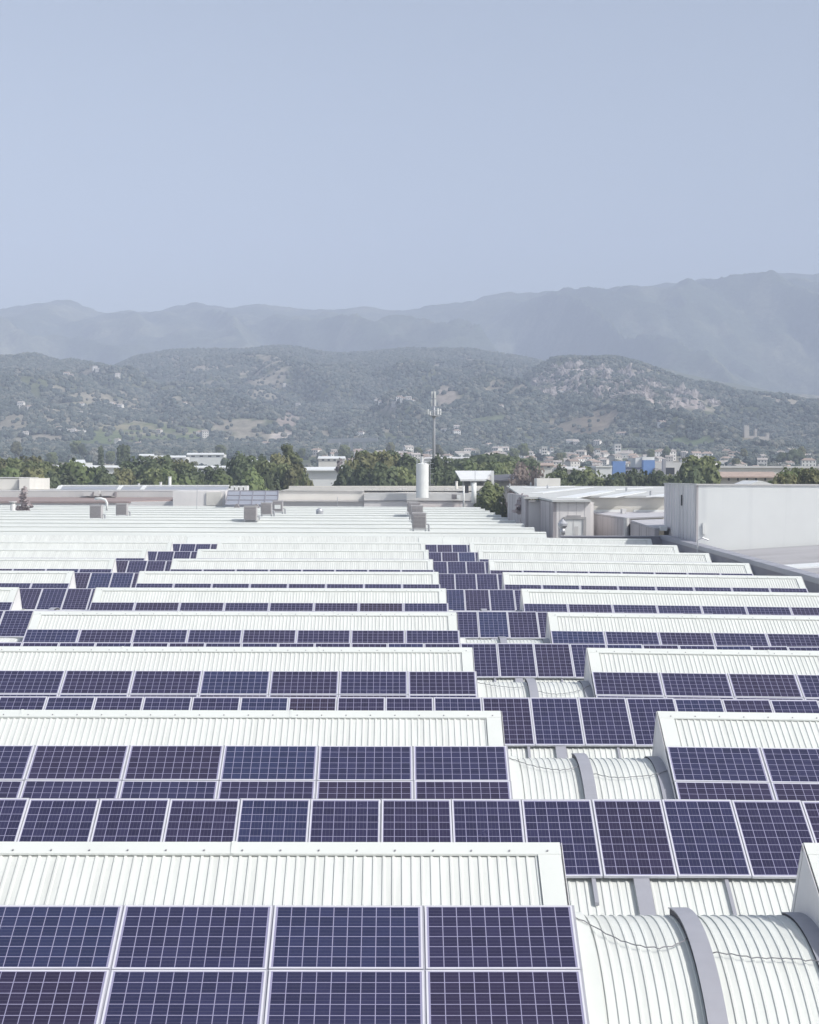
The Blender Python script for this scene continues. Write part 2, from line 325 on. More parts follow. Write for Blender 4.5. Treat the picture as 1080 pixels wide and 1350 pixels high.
def cover(x, y, z):
    """(colour, bare 0..1) of the hill ground"""
    u, v = project_np(x, y, z)
    n1 = fbm(x, y, 40, 201, 4); n2 = fbm(x, y, 14, 231, 3)
    col = np.stack([0.075 + 0.05 * n1, 0.088 + 0.05 * n1, 0.050 + 0.03 * n1], -1)
    bare = np.zeros_like(u)
    # thin scrub on the upper flank of the middle hill
    scrub = np.clip((1.0 - np.abs(u - 290) / 170) * (1 - np.abs(v - 484) / 34) * 2, 0, 1) * (y > 1900)
    k = scrub * (n2 > 0.50)
    k = np.maximum(k, 0.8 * (fbm(x, y, 55, 301, 4) > 0.64))
    col = col * (1 - k[..., None]) + np.array([0.29, 0.26, 0.21]) * k[..., None]; bare = np.maximum(bare, k)
    for cu, cv, a, b, c in FIELDS:
        w = np.clip((blob(u + (n2 - 0.5) * 14, v + (n1 - 0.5) * 8, cu, cv, a, b)) * 3, 0, 1) * (y < 2800)
        col = col * (1 - w[..., None]) + np.array(c) * (0.85 + 0.3 * n2[..., None]) * w[..., None]; bare = np.maximum(bare, w)
    # bare cliffs of the rocky hill
    top = np.interp(u, [680, 720, 770, 830, 880, 940, 1000], [492, 483, 478, 484, 508, 520, 530])
    rk = np.clip((u - 690) / 20, 0, 1) * np.clip((960 - u) / 30, 0, 1) * np.clip((v - top - 3) / 5, 0, 1) * np.clip((top + np.interp(u, [690, 790, 870, 960], [36, 50, 36, 20]) - v) / 6, 0, 1) * (y < 2125)
    rock = rk * (fbm(x + 0.35 * z, z * 0.5, 17, 401, 4) > 0.485)
    col = col * (1 - rock[..., None]) + np.array([0.40, 0.345, 0.32]) * (0.1 + 1.7 * fbm(x + 0.5 * z, z * 0.45, 7, 433, 4)[..., None]) * rock[..., None]; bare = np.maximum(bare, rock * 0.6)
    return col, bare, rock

def grid_mesh(name, xs, ys, zf, colf, material):
    X, Y = np.meshgrid(xs, ys); Z = zf(X, Y); nx, ny = len(xs), len(ys)
    col = colf(X, Y, Z)
    if isinstance(col, tuple):
        rock = col[2]; Y = Y - rock * 22 * (fbm(X, Z, 14, 555, 4) - 0.35); col = col[0]
    me = bpy.data.meshes.new(name)
    V = np.stack([X, Y, Z], -1).reshape(-1, 3)
    i = np.arange(nx * ny).reshape(ny, nx); q = np.stack([i[:-1, :-1], i[:-1, 1:], i[1:, 1:], i[1:, :-1]], -1).reshape(-1, 4)
    me.vertices.add(len(V)); me.vertices.foreach_set('co', V.ravel())
    me.loops.add(q.size); me.loops.foreach_set('vertex_index', q.ravel())
    me.polygons.add(len(q)); me.polygons.foreach_set('loop_start', np.arange(0, q.size, 4)); me.polygons.foreach_set('loop_total', np.full(len(q), 4))
    me.polygons.foreach_set('use_smooth', np.ones(len(q), bool))
    me.update()
    at_ = me.color_attributes.new('cover', 'FLOAT_COLOR', 'POINT')
    c4 = np.ones((len(V), 4), np.float32); c4[:, :3] = col.reshape(-1, 3); at_.data.foreach_set('color', c4.ravel())
    me.materials.append(material)
    o = bpy.data.objects.new(name, me); COL.objects.link(o); o['kind'] = 'structure'
    return o
def land_material(name, scale, amt, bump):
    m = bpy.data.materials.new(name); m.use_nodes = True; n = m.node_tree.nodes; l = m.node_tree.links; b = n['Principled BSDF']
    a = n.new('ShaderNodeAttribute'); a.attribute_name = 'cover'
    g = n.new('ShaderNodeNewGeometry'); t = n.new('ShaderNodeTexNoise'); t.inputs['Scale'].default_value = scale; t.inputs['Detail'].default_value = 6; t.inputs['Roughness'].default_value = 0.7; l.new(g.outputs['Position'], t.inputs['Vector'])
    mr = n.new('ShaderNodeMapRange'); mr.inputs['From Min'].default_value = 0.3; mr.inputs['From Max'].default_value = 0.7; mr.inputs['To Min'].default_value = 1 - amt; mr.inputs['To Max'].default_value = 1 + amt; l.new(t.outputs['Fac'], mr.inputs['Value'])
    h = n.new('ShaderNodeHueSaturation'); l.new(a.outputs['Color'], h.inputs['Color']); l.new(mr.outputs[0], h.inputs['Value']); l.new(h.outputs[0], b.inputs['Base Color'])
    b.inputs['Roughness'].default_value = 0.95; b.inputs['Specular IOR Level'].default_value = 0.1
    bp = n.new('ShaderNodeBump'); bp.inputs['Strength'].default_value = 1; bp.inputs['Distance'].default_value = bump; l.new(t.outputs['Fac'], bp.inputs['Height']); l.new(bp.outputs[0], b.inputs['Normal'])
    return m
xs = np.concatenate([np.arange(-1400, -760, 9.0), np.arange(-760, 760, 4.5), np.arange(760, 1401, 9.0)]); ys = np.concatenate([np.arange(430, 1200, 12.0), np.arange(1200, 2750, 5.5), np.arange(2750, 3801, 20.0)])
hills = grid_mesh('hills', xs, ys, terrain, cover, land_material('wooded_hill_ground', 0.12, 0.35, 1.5))
def mcol(x, y, z):
    n = fbm(x, y, 260, 611, 5); n2 = fbm(x, y, 60, 641, 3)
    c = np.stack([0.045 + 0.045 * n, 0.060 + 0.045 * n, 0.040 + 0.03 * n], -1)
    k = np.clip((fbm(x, y, 330, 661, 5) - 0.58) * 12, 0, 1) * 0.25 + 0.25 * (n2 > 0.66)
    return c * (1 - k[..., None]) + np.array([0.27, 0.26, 0.18]) * k[..., None]
mtn = grid_mesh('mountains', np.arange(-2400, 2401, 9.0), np.arange(3300, 5900, 13.0), mountains, mcol, land_material('mountain_ground', 0.07, 0.5, 5.0))
gm = MB(); gm.poly([(-3300, -250, 0), (3300, -250, 0), (3300, 6400, -0.15), (-3300, 6400, -0.15)])
# lies just below the hill sheet, which starts at its own height 430 m out
g_o = gm.build('ground', M['ground']); g_o['kind'] = 'structure'; g_o.location.z = -0.05

def ground_hit(u, v, y0=600, y1=2900):
    """where the ray through pixel (u, v) meets the hills"""
    yy = np.arange(y0, y1, 4.0); d = CF + CX * ((u - 540) / F) - CY * ((v - 675) / F)
    x = d.x / d.y * yy; z = CZ + d.z / d.y * yy; h = terrain(x, yy); k = np.nonzero(h >= z)[0]
    i = k[0] if len(k) else len(yy) - 1
    return Vector((x[i], yy[i], h[i]))

# crags of the rocky hill: broken slabs standing out of its upper flank
def crags():
    g = random.Random(31); bm = bmesh.new()
    for i in range(80):
        u = g.choice([g.gauss(728, 14), g.gauss(800, 22), g.gauss(812, 30), g.gauss(868, 18), g.gauss(915, 18)]); top = float(np.interp(u, [680, 720, 770, 830, 880, 940, 1000], [492, 483, 478, 484, 508, 520, 530])); band = float(np.interp(u, [690, 790, 870, 960], [32, 44, 30, 14]))
        p = ground_hit(u, top + 5 + g.random() ** 1.2 * band, 1500, 2300)
        b = bmesh.ops.create_icosphere(bm, subdivisions=4, radius=1)['verts']
        sx, sy, sz = g.uniform(3.5, 9.5), g.uniform(2.5, 4.5), g.uniform(5, 12); rz = g.uniform(-.6, .6); lean = g.uniform(-.5, .5)
        co = np.array([v.co[:] for v in b]); n = fbm(co[:, 0] * 9 + i * 31, co[:, 2] * 6 + co[:, 1] * 5 + i * 7, 6, 811, 4); n2 = fbm(co[:, 0] * 26 + i * 11, co[:, 2] * 9 + co[:, 1] * 15 + i * 3, 6, 841, 4); k = 0.25 + 1.05 * n + 0.75 * np.abs(n2 - 0.5) * 2
        for v, f in zip(b, k):
            q = v.co * float(f); x, y, z = q.x * sx + lean * q.z * sz, q.y * sy, q.z * sz
            v.co = (p.x + x * math.cos(rz) - y * math.sin(rz), p.y + x * math.sin(rz) + y * math.cos(rz), p.z + z * .9 - sz * .3)
    me = bpy.data.meshes.new('rock_cliffs'); bm.to_mesh(me); bm.free(); me.materials.append(mat('cliff_rock', (0.42, 0.38, 0.365), 0.95, 0, 0.55, 0.22, (1, 1, 0.5), bump=0.6, col2=(0.19, 0.18, 0.165)))
    o = bpy.data.objects.new('rock_cliffs', me); COL.objects.link(o); o['kind'] = 'structure'
crags()

# forest of crowns on the hill flanks: nobody could count it
rng = np.random.default_rng(5)
N = 190000
fy_ = 700 + (2740 - 700) * np.sqrt(rng.random(N)); fx_ = (rng.random(N) * 2 - 1) * (0.31 * fy_)
fz_ = terrain(fx_, fy_); _, bare, _ = cover(fx_, fy_, fz_)
dens = np.where(fy_ < 1120, 0.30, 1.0)
uu, vv = project_np(fx_, fy_, fz_)
keep = (rng.random(N) > bare * 0.93) & (rng.random(N) < dens * np.clip(fbm(fx_, fy_, 45, 701, 3) * 3.4 - 0.7, 0.12, 1))
keep &= ~((fy_ < 1180) & (uu > 430) & (uu < 900) & (rng.random(N) < 0.6))
pts = np.stack([fx_, fy_, fz_ + 1.2], -1)[keep]
fm = bpy.data.meshes.new('forest'); fm.vertices.add(len(pts)); fm.vertices.foreach_set('co', pts.ravel().astype(np.float32)); fm.update()
sc = fm.attributes.new('size', 'FLOAT', 'POINT'); sc.data.foreach_set('value', (1.35 + 1.9 * rng.random(len(pts)) ** 2).astype(np.float32))
def forest_material():
    m = bpy.data.materials.new('forest_crowns'); m.use_nodes = True; n = m.node_tree.nodes; l = m.node_tree.links; b = n['Principled BSDF']
    oi = n.new('ShaderNodeObjectInfo'); ra = n.new('ShaderNodeValToRGB'); l.new(oi.outputs['Random'], ra.inputs['Fac']); cr = ra.color_ramp
    cr.elements[0].color = (0.052, 0.068, 0.060, 1); cr.elements[1].color = (0.180, 0.180, 0.150, 1); e = cr.elements.new(0.55); e.color = (0.088, 0.110, 0.097, 1)
    g = n.new('ShaderNodeNewGeometry'); t = n.new('ShaderNodeTexNoise'); t.inputs['Scale'].default_value = 0.8; t.inputs['Detail'].default_value = 4; l.new(g.outputs['Position'], t.inputs['Vector'])
    mr = n.new('ShaderNodeMapRange'); mr.inputs['From Min'].default_value = 0.3; mr.inputs['From Max'].default_value = 0.7; mr.inputs['To Min'].default_value = 0.6; mr.inputs['To Max'].default_value = 1.35; l.new(t.outputs['Fac'], mr.inputs['Value'])
    h = n.new('ShaderNodeHueSaturation'); l.new(ra.outputs[0], h.inputs['Color']); l.new(mr.outputs[0], h.inputs['Value']); l.new(h.outputs[0], b.inputs['Base Color'])
    b.inputs['Roughness'].default_value = 0.9; b.inputs['Specular IOR Level'].default_value = 0.1
    return m
M['forest'] = forest_material()
fm.materials.append(M['forest'])
fo = bpy.data.objects.new('forest', fm); COL.objects.link(fo)
tag(fo, 'mixed green forest covering the hill flanks behind the town', 'forest', kind='stuff')
ng = bpy.data.node_groups.new('forest_nodes', 'GeometryNodeTree')
ng.interface.new_socket('Geometry', in_out='INPUT', socket_type='NodeSocketGeometry'); ng.interface.new_socket('Geometry', in_out='OUTPUT', socket_type='NodeSocketGeometry')
gn = ng.nodes; gl = ng.links
gi = gn.new('NodeGroupInput'); go = gn.new('NodeGroupOutput'); ico = gn.new('GeometryNodeMeshIcoSphere'); ico.inputs['Subdivisions'].default_value = 3
sp_ = gn.new('GeometryNodeSetPosition'); nz = gn.new('ShaderNodeTexNoise'); nz.inputs['Scale'].default_value = 1.9; nz.inputs['Detail'].default_value = 3
sb = gn.new('ShaderNodeVectorMath'); sb.operation = 'SUBTRACT'; sb.inputs[1].default_value = (0.5, 0.5, 0.5); sm = gn.new('ShaderNodeVectorMath'); sm.operation = 'SCALE'; sm.inputs['Scale'].default_value = 1.25
gl.new(nz.outputs['Color'], sb.inputs[0]); gl.new(sb.outputs[0], sm.inputs[0]); gl.new(sm.outputs[0], sp_.inputs['Offset']); gl.new(ico.outputs['Mesh'], sp_.inputs['Geometry'])
stm = gn.new('GeometryNodeSetMaterial'); stm.inputs['Material'].default_value = M['forest']; gl.new(sp_.outputs[0], stm.inputs['Geometry'])
iop = gn.new('GeometryNodeInstanceOnPoints'); gl.new(gi.outputs[0], iop.inputs['Points']); gl.new(stm.outputs[0], iop.inputs['Instance'])
na = gn.new('GeometryNodeInputNamedAttribute'); na.data_type = 'FLOAT'; na.inputs['Name'].default_value = 'size'; gl.new(na.outputs['Attribute'], iop.inputs['Scale'])
rv = gn.new('FunctionNodeRandomValue'); rv.data_type = 'FLOAT_VECTOR'; rv.inputs[1].default_value = (0.5, 0.5, 6.28); rv.inputs[0].default_value = (-0.5, -0.5, 0); gl.new(rv.outputs[0], iop.inputs['Rotation'])
gl.new(iop.outputs[0], go.inputs[0])
md = fo.modifiers.new('crowns', 'NODES'); md.node_group = ng

# ================================================================== the factory roof
TILT = R(27.5); TT = math.tan(TILT); CT, ST = math.cos(TILT), math.sin(TILT)
YR = 20.1255; ZR = CZ - 4.387                # ridge of the nearest roof row
JIT = [0, 0, 0.28, 0.10, 0.08, 0, 0.1, 0.1, 0, 0]  # the rows are not spaced to the centimetre
def yrow(k): return YR + P * (k - 1) + JIT[k - 1]
def zdrop(x): return -0.011 * (x - 4.869) if x > 4.869 else 0.0
CEN = (-11.402, 1.964); RGT = (4.869, 18.287); LFT = (-27.79, -14.37)
RIB = 0.112
factory = empty('factory_building', (0, 13.3, 0))
tag(factory, 'long white sawtooth factory roof of corrugated sheet sheds carrying solar panels', 'factory')

def ribbed(mb, x0, x1, path, h=0.014, drop=True, mi=0):
    """trapezoidal sheet between x0 and x1 following path [(y, z), ...]"""
    prof = []; x = x0; n = int((x1 - x0) / RIB)
    for i in range(n):
        b = x0 + i * RIB; prof += [(b, 0), (b + 0.068, 0), (b + 0.074, h), (b + 0.098, h), (b + 0.108, 0)]
    prof.append((x1, 0))
    pn = []
    for j in range(len(path)):
        a = path[max(j - 1, 0)]; c = path[min(j + 1, len(path) - 1)]; ty, tz = c[0] - a[0], c[1] - a[1]; L = math.hypot(ty, tz)
        ny, nz = -tz / L, ty / L
        if nz < 0: ny, nz = -ny, -nz
        pn.append((ny, nz))
    base = len(mb.v); m = len(prof)
    for (py, pz), (ny, nz) in zip(path, pn):
        for (px, o) in prof: mb.v.append((px, py + ny * o, pz + nz * o + (zdrop(px) if drop else 0)))
    for j in range(len(path) - 1):
        for i in range(m - 1):
            a = base + j * m + i; mb.f.append((a, a + 1, a + m + 1, a + m)); mb.m.append(mi)
def slopebox(mb, x0, x1, y0, y1, zf, t0, t1, mi=0):
    """slab between offsets t0 and t1 (vertical) over the line zf(y)"""
    p = []
    for t in (t0, t1):
        for (x, y) in ((x0, y0), (x1, y0), (x1, y1), (x0, y1)): p.append((x, y, zf(y) + t + zdrop(x)))
    mb.hexa(p, mi)

def make_shed(x0, x1, far=False, screws=True, front=2.95):
    """one raised shed of the roof: front slope, steep back, ridge cap and triangular ends; ridge at local y = 0"""
    zf = lambda y: ZR - TT * abs(y)
    m = MB(); path = [(-front, zf(front)), (0.0, ZR)]
    if far: slopebox(m, x0, x1, -front, 0, zf, -0.05, 0)
    else: ribbed(m, x0, x1, path)
    back = [(x0, 0.0, ZR + zdrop(x0)), (x1, 0.0, ZR + zdrop(x1)), (x1, 0.62, ZR - 1.10 + zdrop(x1)), (x0, 0.62, ZR - 1.10 + zdrop(x0))]
    m.poly(back)
    if far: m.poly([(x0, 0.62, ZR - 1.1), (x1, 0.62, ZR - 1.1), (x1, 3.2, ZR - 1.75), (x0, 3.2, ZR - 1.75)])
    o = m.build('roof_shed', M['sheet_far'] if far else M['sheet'], factory)
    c = MB()
    slopebox(c, x0 - 0.004, x1 + 0.004, -0.19, 0.012, zf, 0.022, 0.046 if not far else 0.075)
    c.hexa([(x0 - .004, 0.012, ZR - 0.2 + zdrop(x0)), (x1 + .004, 0.012, ZR - 0.2 + zdrop(x1)), (x1 + .004, 0.10, ZR - 0.2 + zdrop(x1)), (x0 - .004, 0.10, ZR - 0.2 + zdrop(x0)),
            (x0 - .004, 0.012, ZR + 0.040 + zdrop(x0)), (x1 + .004, 0.012, ZR + 0.040 + zdrop(x1)), (x1 + .004, 0.03, ZR + 0.034 + zdrop(x1)), (x0 - .004, 0.03, ZR + 0.034 + zdrop(x0))])
    mats = [M['flash'], M['screw']]
    if not far:
        xx = x0 + 0.22
        while xx < x1:
            y = -0.145; z = zf(y) + 0.046 + zdrop(xx); c.tube([(xx, y, z), (xx, y - 0.006, z + 0.012)], 0.012, 6, 1); xx += 0.448
        # laps between the lengths of capping
        for q in (0.34, 0.71):
            xq = x0 + (x1 - x0) * q; slopebox(c, xq, xq + 0.05, -0.195, 0.0, zf, 0.0465, 0.052)
    c.build('ridge_cap', mats, o)
    if not far:
        for a, b in ((x0, x0 + 0.27), (x1 - 0.27, x1)):
            e = MB(); slopebox(e, a, b, -2.9, -0.192, zf, 0.022, 0.042); e.build('edge_flashing', M['flash'], o)
    for xx, s in ((x0, -1), (x1, 1)):
        g = MB(); d = zdrop(xx)
        ring = [(xx, -front, zf(front) + d - 1.3), (xx, -front, zf(front) + d - 0.02), (xx, 0, ZR + d - 0.01), (xx, 0.62, ZR - 1.10 + d), (xx, 0.62, ZR - 1.7 + d)]
        g.prism(ring, (0.02 * s, 0, 0))
        # folded trims along both sloping edges
        for (ya, za, yb, zb) in ((-front, zf(front) + 0.036, -0.0, ZR + 0.036), (0.0, ZR + 0.03, 0.64, ZR - 1.10)):
            L = Vector((0, yb - ya, zb - za)).normalized(); nrm = Vector((0, -L.z, L.y)); nrm = nrm if nrm.z > 0 else -nrm
            pa, pb = Vector((xx, ya, za + d)), Vector((xx, yb, zb + d)); w = -nrm * 0.09
            g.hexa([pa + Vector((.021 * s, 0, 0)), pb + Vector((.021 * s, 0, 0)), pb + Vector((.027 * s, 0, 0)), pa + Vector((.027 * s, 0, 0)),
                    pa + w + Vector((.021 * s, 0, 0)), pb + w + Vector((.021 * s, 0, 0)), pb + w + Vector((.027 * s, 0, 0)), pa + w + Vector((.027 * s, 0, 0))])
        g.build('end_panel', M['gable'], o)
    return o
def place(o, y):  # parts of the factory keep world y although its Empty stands at the front wall
    o.location = (0, y - 13.3, 0)
for x0, x1 in (CEN, RGT, LFT):
    base = make_shed(x0, x1); place(base, yrow(1))
    if x0 != CEN[0]: pass
    for k in range(2, 10):
        c = copy_tree(base, factory); place(c, yrow(k))
# row 10 runs on over the gaps
b10 = make_shed(-46, 18.287); place(b10, yrow(10))
pl = MB()
for x0, x1 in ((1.7, 3.4), (3.4, 4.6), (-14.7, -11.2)):
    pl.hexa([(x0 + .01, -1.85, ZR - TT * 1.85 + .036), (x1 - .01, -1.85, ZR - TT * 1.85 + .036), (x1 - .01, -0.2, ZR - TT * .2 + .036), (x0 + .01, -0.2, ZR - TT * .2 + .036),
             (x0 + .01, -1.85, ZR - TT * 1.85 + .06), (x1 - .01, -1.85, ZR - TT * 1.85 + .06), (x1 - .01, -0.2, ZR - TT * .2 + .06), (x0 + .01, -0.2, ZR - TT * .2 + .06)])
o = pl.build('cover_sheet', M['flash'], b10)

# folded strip between the vaults: front slope carries the upright panels
ZS = ZR - 0.341; YS = 4.55                   # its ridge, relative to the shed in front
zs = lambda y: ZS - TT * abs(YS - y)
def make_strip(x0, x1):
    m = MB(); ribbed(m, x0, x1, [(1.15, zs(1.15)), (YS, ZS)])
    m2 = m.build('roof_strip', M['sheet'], factory)
    b = MB(); b.poly([(x0, YS + .002, ZS + zdrop(x0)), (x1, YS + .002, ZS + zdrop(x1)), (x1, 8.4, ZS - TT * (8.4 - YS) + zdrop(x1)), (x0, 8.4, ZS - TT * (8.4 - YS) + zdrop(x0))])
    b.build('strip_back', M['sheet_far'], m2)
    c = MB(); slopebox(c, x0, x1, YS - .13, YS + .01, zs, .034, .044); c.hexa([(x0, YS + .01, ZS - .1 + zdrop(x0)), (x1, YS + .01, ZS - .1 + zdrop(x1)), (x1, YS + .12, ZS - .1 + zdrop(x1)), (x0, YS + .12, ZS - .1 + zdrop(x0)),
        (x0, YS + .01, ZS + .04 + zdrop(x0)), (x1, YS + .01, ZS + .04 + zdrop(x1)), (x1, YS + .12, ZS - .02 + zdrop(x1)), (x0, YS + .12, ZS - .02 + zdrop(x0))])
    c.build('ridge_cap', M['flash'], m2)
    return m2
st = make_strip(-28.5, 18.9); place(st, yrow(1))
for k in range(2, 10):
    c = copy_tree(st, factory); place(c, yrow(k))

# barrel vaults seen in the gaps
VR = 3.0; VY = -0.53; VZ = CZ - 5.18 - VR
def vault_path(off=0.0, a0=-62, a1=58, n=26):
    return [(VY + (VR + off) * math.sin(R(a)), VZ + (VR + off) * math.cos(R(a))) for a in np.linspace(a0, a1, n)]
def vault_band(mb, x0, x1, o0, o1, a0=-62, a1=58, n=26, mi=0):
    pa, pb = vault_path(o0, a0, a1, n), vault_path(o1, a0, a1, n); b = len(mb.v)
    for (y, z), (y2, z2) in zip(pa, pb): mb.v += [(x0, y, z), (x1, y, z), (x1, y2, z2), (x0, y2, z2)]
    for j in range(n - 1):
        q = b + 4 * j
        for s in range(4): mb.f.append((q + s, q + (s + 1) % 4, q + 4 + (s + 1) % 4, q + 4 + s)); mb.m.append(mi)
    mb.f.append((b, b + 3, b + 2, b + 1)); mb.f.append((b + 4 * n - 4, b + 4 * n - 3, b + 4 * n - 2, b + 4 * n - 1)); mb.m += [mi, mi]
def make_vault(g0, g1):
    """vault between shed ends g0 and g1"""
    m = MB(); ribbed(m, g0 - 1.0, g1 + 1.0, vault_path(), 0.014, False)
    o = m.build('roof_vault', M['sheet'], factory)
    mid = g0 + 1.33
    s = MB(); vault_band(s, mid, mid + 0.215, 0.085, 0.10, -62, 14, 20); vault_band(s, mid + .012, mid + 0.203, 0.0, 0.085, -62, 13.6, 20, 1)
    s.build('vault_strap', [M['strap'], M['strap_side']], o)
    s = MB(); vault_band(s, g1 - 0.22, g1 - 0.005, 0.038, 0.046, -62, 14, 20); vault_band(s, g1 - .216, g1 - 0.008, 0.0, 0.038, -62, 13.6, 20, 1)
    s.build('vault_strap', [M['strap'], M['strap_side']], o)
    s = MB(); vault_band(s, g0 + 0.022, g0 + 0.27, 0.036, 0.044, -37.5, 12, 16); s.build('vault_flashing', M['flash'], o)
    # strap on the strip behind
    s = MB(); z0 = 1.3; z1 = 3.1
    slopebox(s, mid - .03, mid + .185, z0, z1, zs, 0.06, 0.075); slopebox(s, mid - .024, mid + .179, z0, z1, zs, 0.0, 0.06, 1); s.build('strip_strap', [M['strap'], M['strap_side']], o)
    s = MB(); slopebox(s, mid - .60, mid - .545, 2.55, 3.12, zs, 0.025, 0.07); slopebox(s, g1 - .36, g1 - .31, 2.0, 3.12, zs, 0.02, 0.05); s.build('panel_bracket', M['strap'], o)
    return o
for gi_, (g0, g1, kk) in enumerate(((CEN[1], RGT[0], 9), (LFT[1], CEN[0], 9))):
    v = make_vault(g0, g1); place(v, yrow(1))
    for k in range(2, kk + 1):
        c = copy_tree(v, factory); place(c, yrow(k))

# lightning conductor cables hung over the vaults
def vault_pt(x, a, off=0.05): return Vector((x, VY + (VR + off) * math.sin(R(a)), VZ + (VR + off) * math.cos(R(a))))
words = ['nearest', 'second', 'third', 'fourth', 'fifth', 'sixth', 'seventh', 'eighth', 'ninth', 'tenth', 'eleventh', 'twelfth', 'thirteenth', 'fourteenth', 'fifteenth', 'sixteenth', 'seventeenth', 'eighteenth', 'nineteenth', 'twentieth', 'twenty-first', 'twenty-second', 'twenty-third', 'twenty-fourth', 'twenty-fifth', 'twenty-sixth', 'twenty-seventh', 'twenty-eighth', 'twenty-ninth', 'thirtieth']
g0, g1 = CEN[1], RGT[0]
for k in (1, 2, 3):
    for side in (0, 1):
        m = MB(); pts = []; rr = random.Random(40 + k * 2 + side)
        if side == 0: xa, xb, aa, ab, sag = g0 + .03, g0 + 1.33, 7 - 5 * (k - 1), -11, 21 - 6 * (k - 1)
        else: xa, xb, aa, ab, sag = g0 + 1.55, g1 + .02, -17, -20 + 6 * (k - 1), 1 + 6 * (k - 1)
        for i in range(27):
            t = i / 26; x = xa + (xb - xa) * t; a = aa + (ab - aa) * t - sag * 4 * t * (1 - t) * 0.55 + math.sin(t * 11 + k) * 0.25 + rr.uniform(-.12, .12)
            pts.append(vault_pt(x, a, 0.045 + 0.02 * abs(math.sin(t * 30))))
        m.tube(pts, 0.007, 5)
        o = m.build('cable', M['cable'], smooth=True, loc=(0, yrow(k), 0))
        tag(o, f"thin grey cable draped over the {words[k-1]} vault, {'left of' if side == 0 else 'right of'} its grey strap", 'cable', 'cables over the vaults')

# ------------------------------------------------------------------ solar panels
PL, PW, PT = 1.65, 0.992, 0.04
def panel_meshes():
    fr = MB(); w = 0.020; X, Y = PL / 2, PW / 2
    for a, b in (((-X, -Y, 0), (X, -Y + w, PT)), ((-X, Y - w, 0), (X, Y, PT)), ((-X, -Y + w, 0), (-X + w, Y - w, PT)), ((X - w, -Y + w, 0), (X, Y - w, PT))): fr.box(a, b)
    gl_ = MB(); gl_.box((-X + w, -Y + w, PT - 0.010), (X - w, Y - w, PT - 0.003))
    return fr, gl_
def gap_filler_mesh():  # added grey bars, standing in for the lit sheet seen between panels
    m = MB(); m.box((PL / 2 + .001, -PW / 2, .008), (PL / 2 + .029, PW / 2, .026)); m.box((-PL / 2, PW / 2 + .001, .008), (PL / 2 + .029, PW / 2 + .019, .026)); return m
fr_, gl_ = panel_meshes()
proto = empty('solar_panel')
fr_.build('frame', M['alu'], proto); gl_.build('glass', M['pv'], proto); gap_filler_mesh().build('gap_filler', M['strap'], proto)
used = [False]; npan = [0]; prng = random.Random(21)
def panel(label, mw):
    o = proto if not used[0] else copy_tree(proto)
    used[0] = True; npan[0] += 1
    o.matrix_world = mw @ Matrix.Translation((prng.uniform(-.004, .004), prng.uniform(-.003, .003), prng.uniform(0, .004))) @ Matrix.Rotation(R(prng.uniform(-.3, .3)), 4, 'X') @ Matrix.Rotation(R(prng.uniform(-.15, .15)), 4, 'Y'); tag(o, label, 'solar panel', 'solar panels on the sawtooth roof')
n_ = Vector((0, -ST, CT)); s_ = Vector((0, CT, ST)); x_ = Vector((1, 0, 0))
def frame_matrix(c, ax, ay, az): return Matrix(((ax.x, ay.x, az.x, c.x), (ax.y, ay.y, az.y, c.y), (ax.z, ay.z, az.z, c.z), (0, 0, 0, 1)))
def in_view(c, mg=300):
    u, v = pix(*c); return -mg < u < 1080 + mg and v < 1420
OFF = 0.064                                   # underside of a panel above the sheet, along the slope's normal
def lands(k, tier, cx, label):
    sl = 1.05 / CT - 0.03 + PW / 2 + tier * (PW + 0.022)   # distance from the ridge down the slope
    c = Vector((cx, yrow(k), ZR + zdrop(cx))) - s_ * sl + n_ * OFF
    if not in_view(c): return
    x = x_.copy()
    if cx > 4.869: x = Vector((1, 0, -0.011)).normalized()
    panel(label, frame_matrix(c, x, (n_.cross(x)).normalized(), x.cross(n_.cross(x)).normalized()))
tiers = ['upper', 'lower']
for k in range(1, 9):
    for tier in ((0, 1) if k <= 3 else (0,)):
        for i in range(8):
            w = words[i] if i else 'first'
            lands(k, tier, 2.018 - 1.6797 * (i + .5), f'landscape solar panel, {tiers[tier]} tier of the {words[k-1]} ridge, {w} left of middle gap')
            lands(k, tier, 4.845 + 1.6797 * (i + .5), f'landscape solar panel, {tiers[tier]} tier of the {words[k-1]} ridge, {w} right of middle gap')
            if k >= 4: lands(k, tier, LFT[1] + .04 - 1.6797 * (i + .5), f'landscape solar panel, {tiers[tier]} tier of the {words[k-1]} ridge, {w} left of far left gap')
for k in range(1, 10):
    for i in range(-14, 31):
        cx = 5.889 - 1.012 * (i + .5)
        if cx > 18.4 or cx < -26: continue
        c = Vector((cx, yrow(k) + YS - 0.083, zs(YS - 0.083) + zdrop(cx))) - s_ * (PL / 2) + n_ * OFF
        if not in_view(c): continue
        gapm = 1.2 < cx < 5.6; gapl = -15.6 < cx < -10.8
        if k >= 5 and not (gapm or gapl): continue
        j = i
        if gapl and k >= 3: lab = f'upright solar panel in the far left gap behind the {words[k-1]} ridge, {words[int((cx + 15.6) // 1.012) + 1] if int((cx + 15.6) // 1.012) else "first"} from left'
        elif cx < 3.4: q = int((3.4 - cx) // 1.012); lab = f'upright solar panel behind the {words[k-1]} ridge, {words[q] if q else "first"} left of middle gap centre'
        else: q = int((cx - 3.4) // 1.012); lab = f'upright solar panel behind the {words[k-1]} ridge, {words[q] if q else "first"} right of middle gap centre'
        panel(lab, frame_matrix(c, s_, -x_, n_))
print('panels', npan[0])

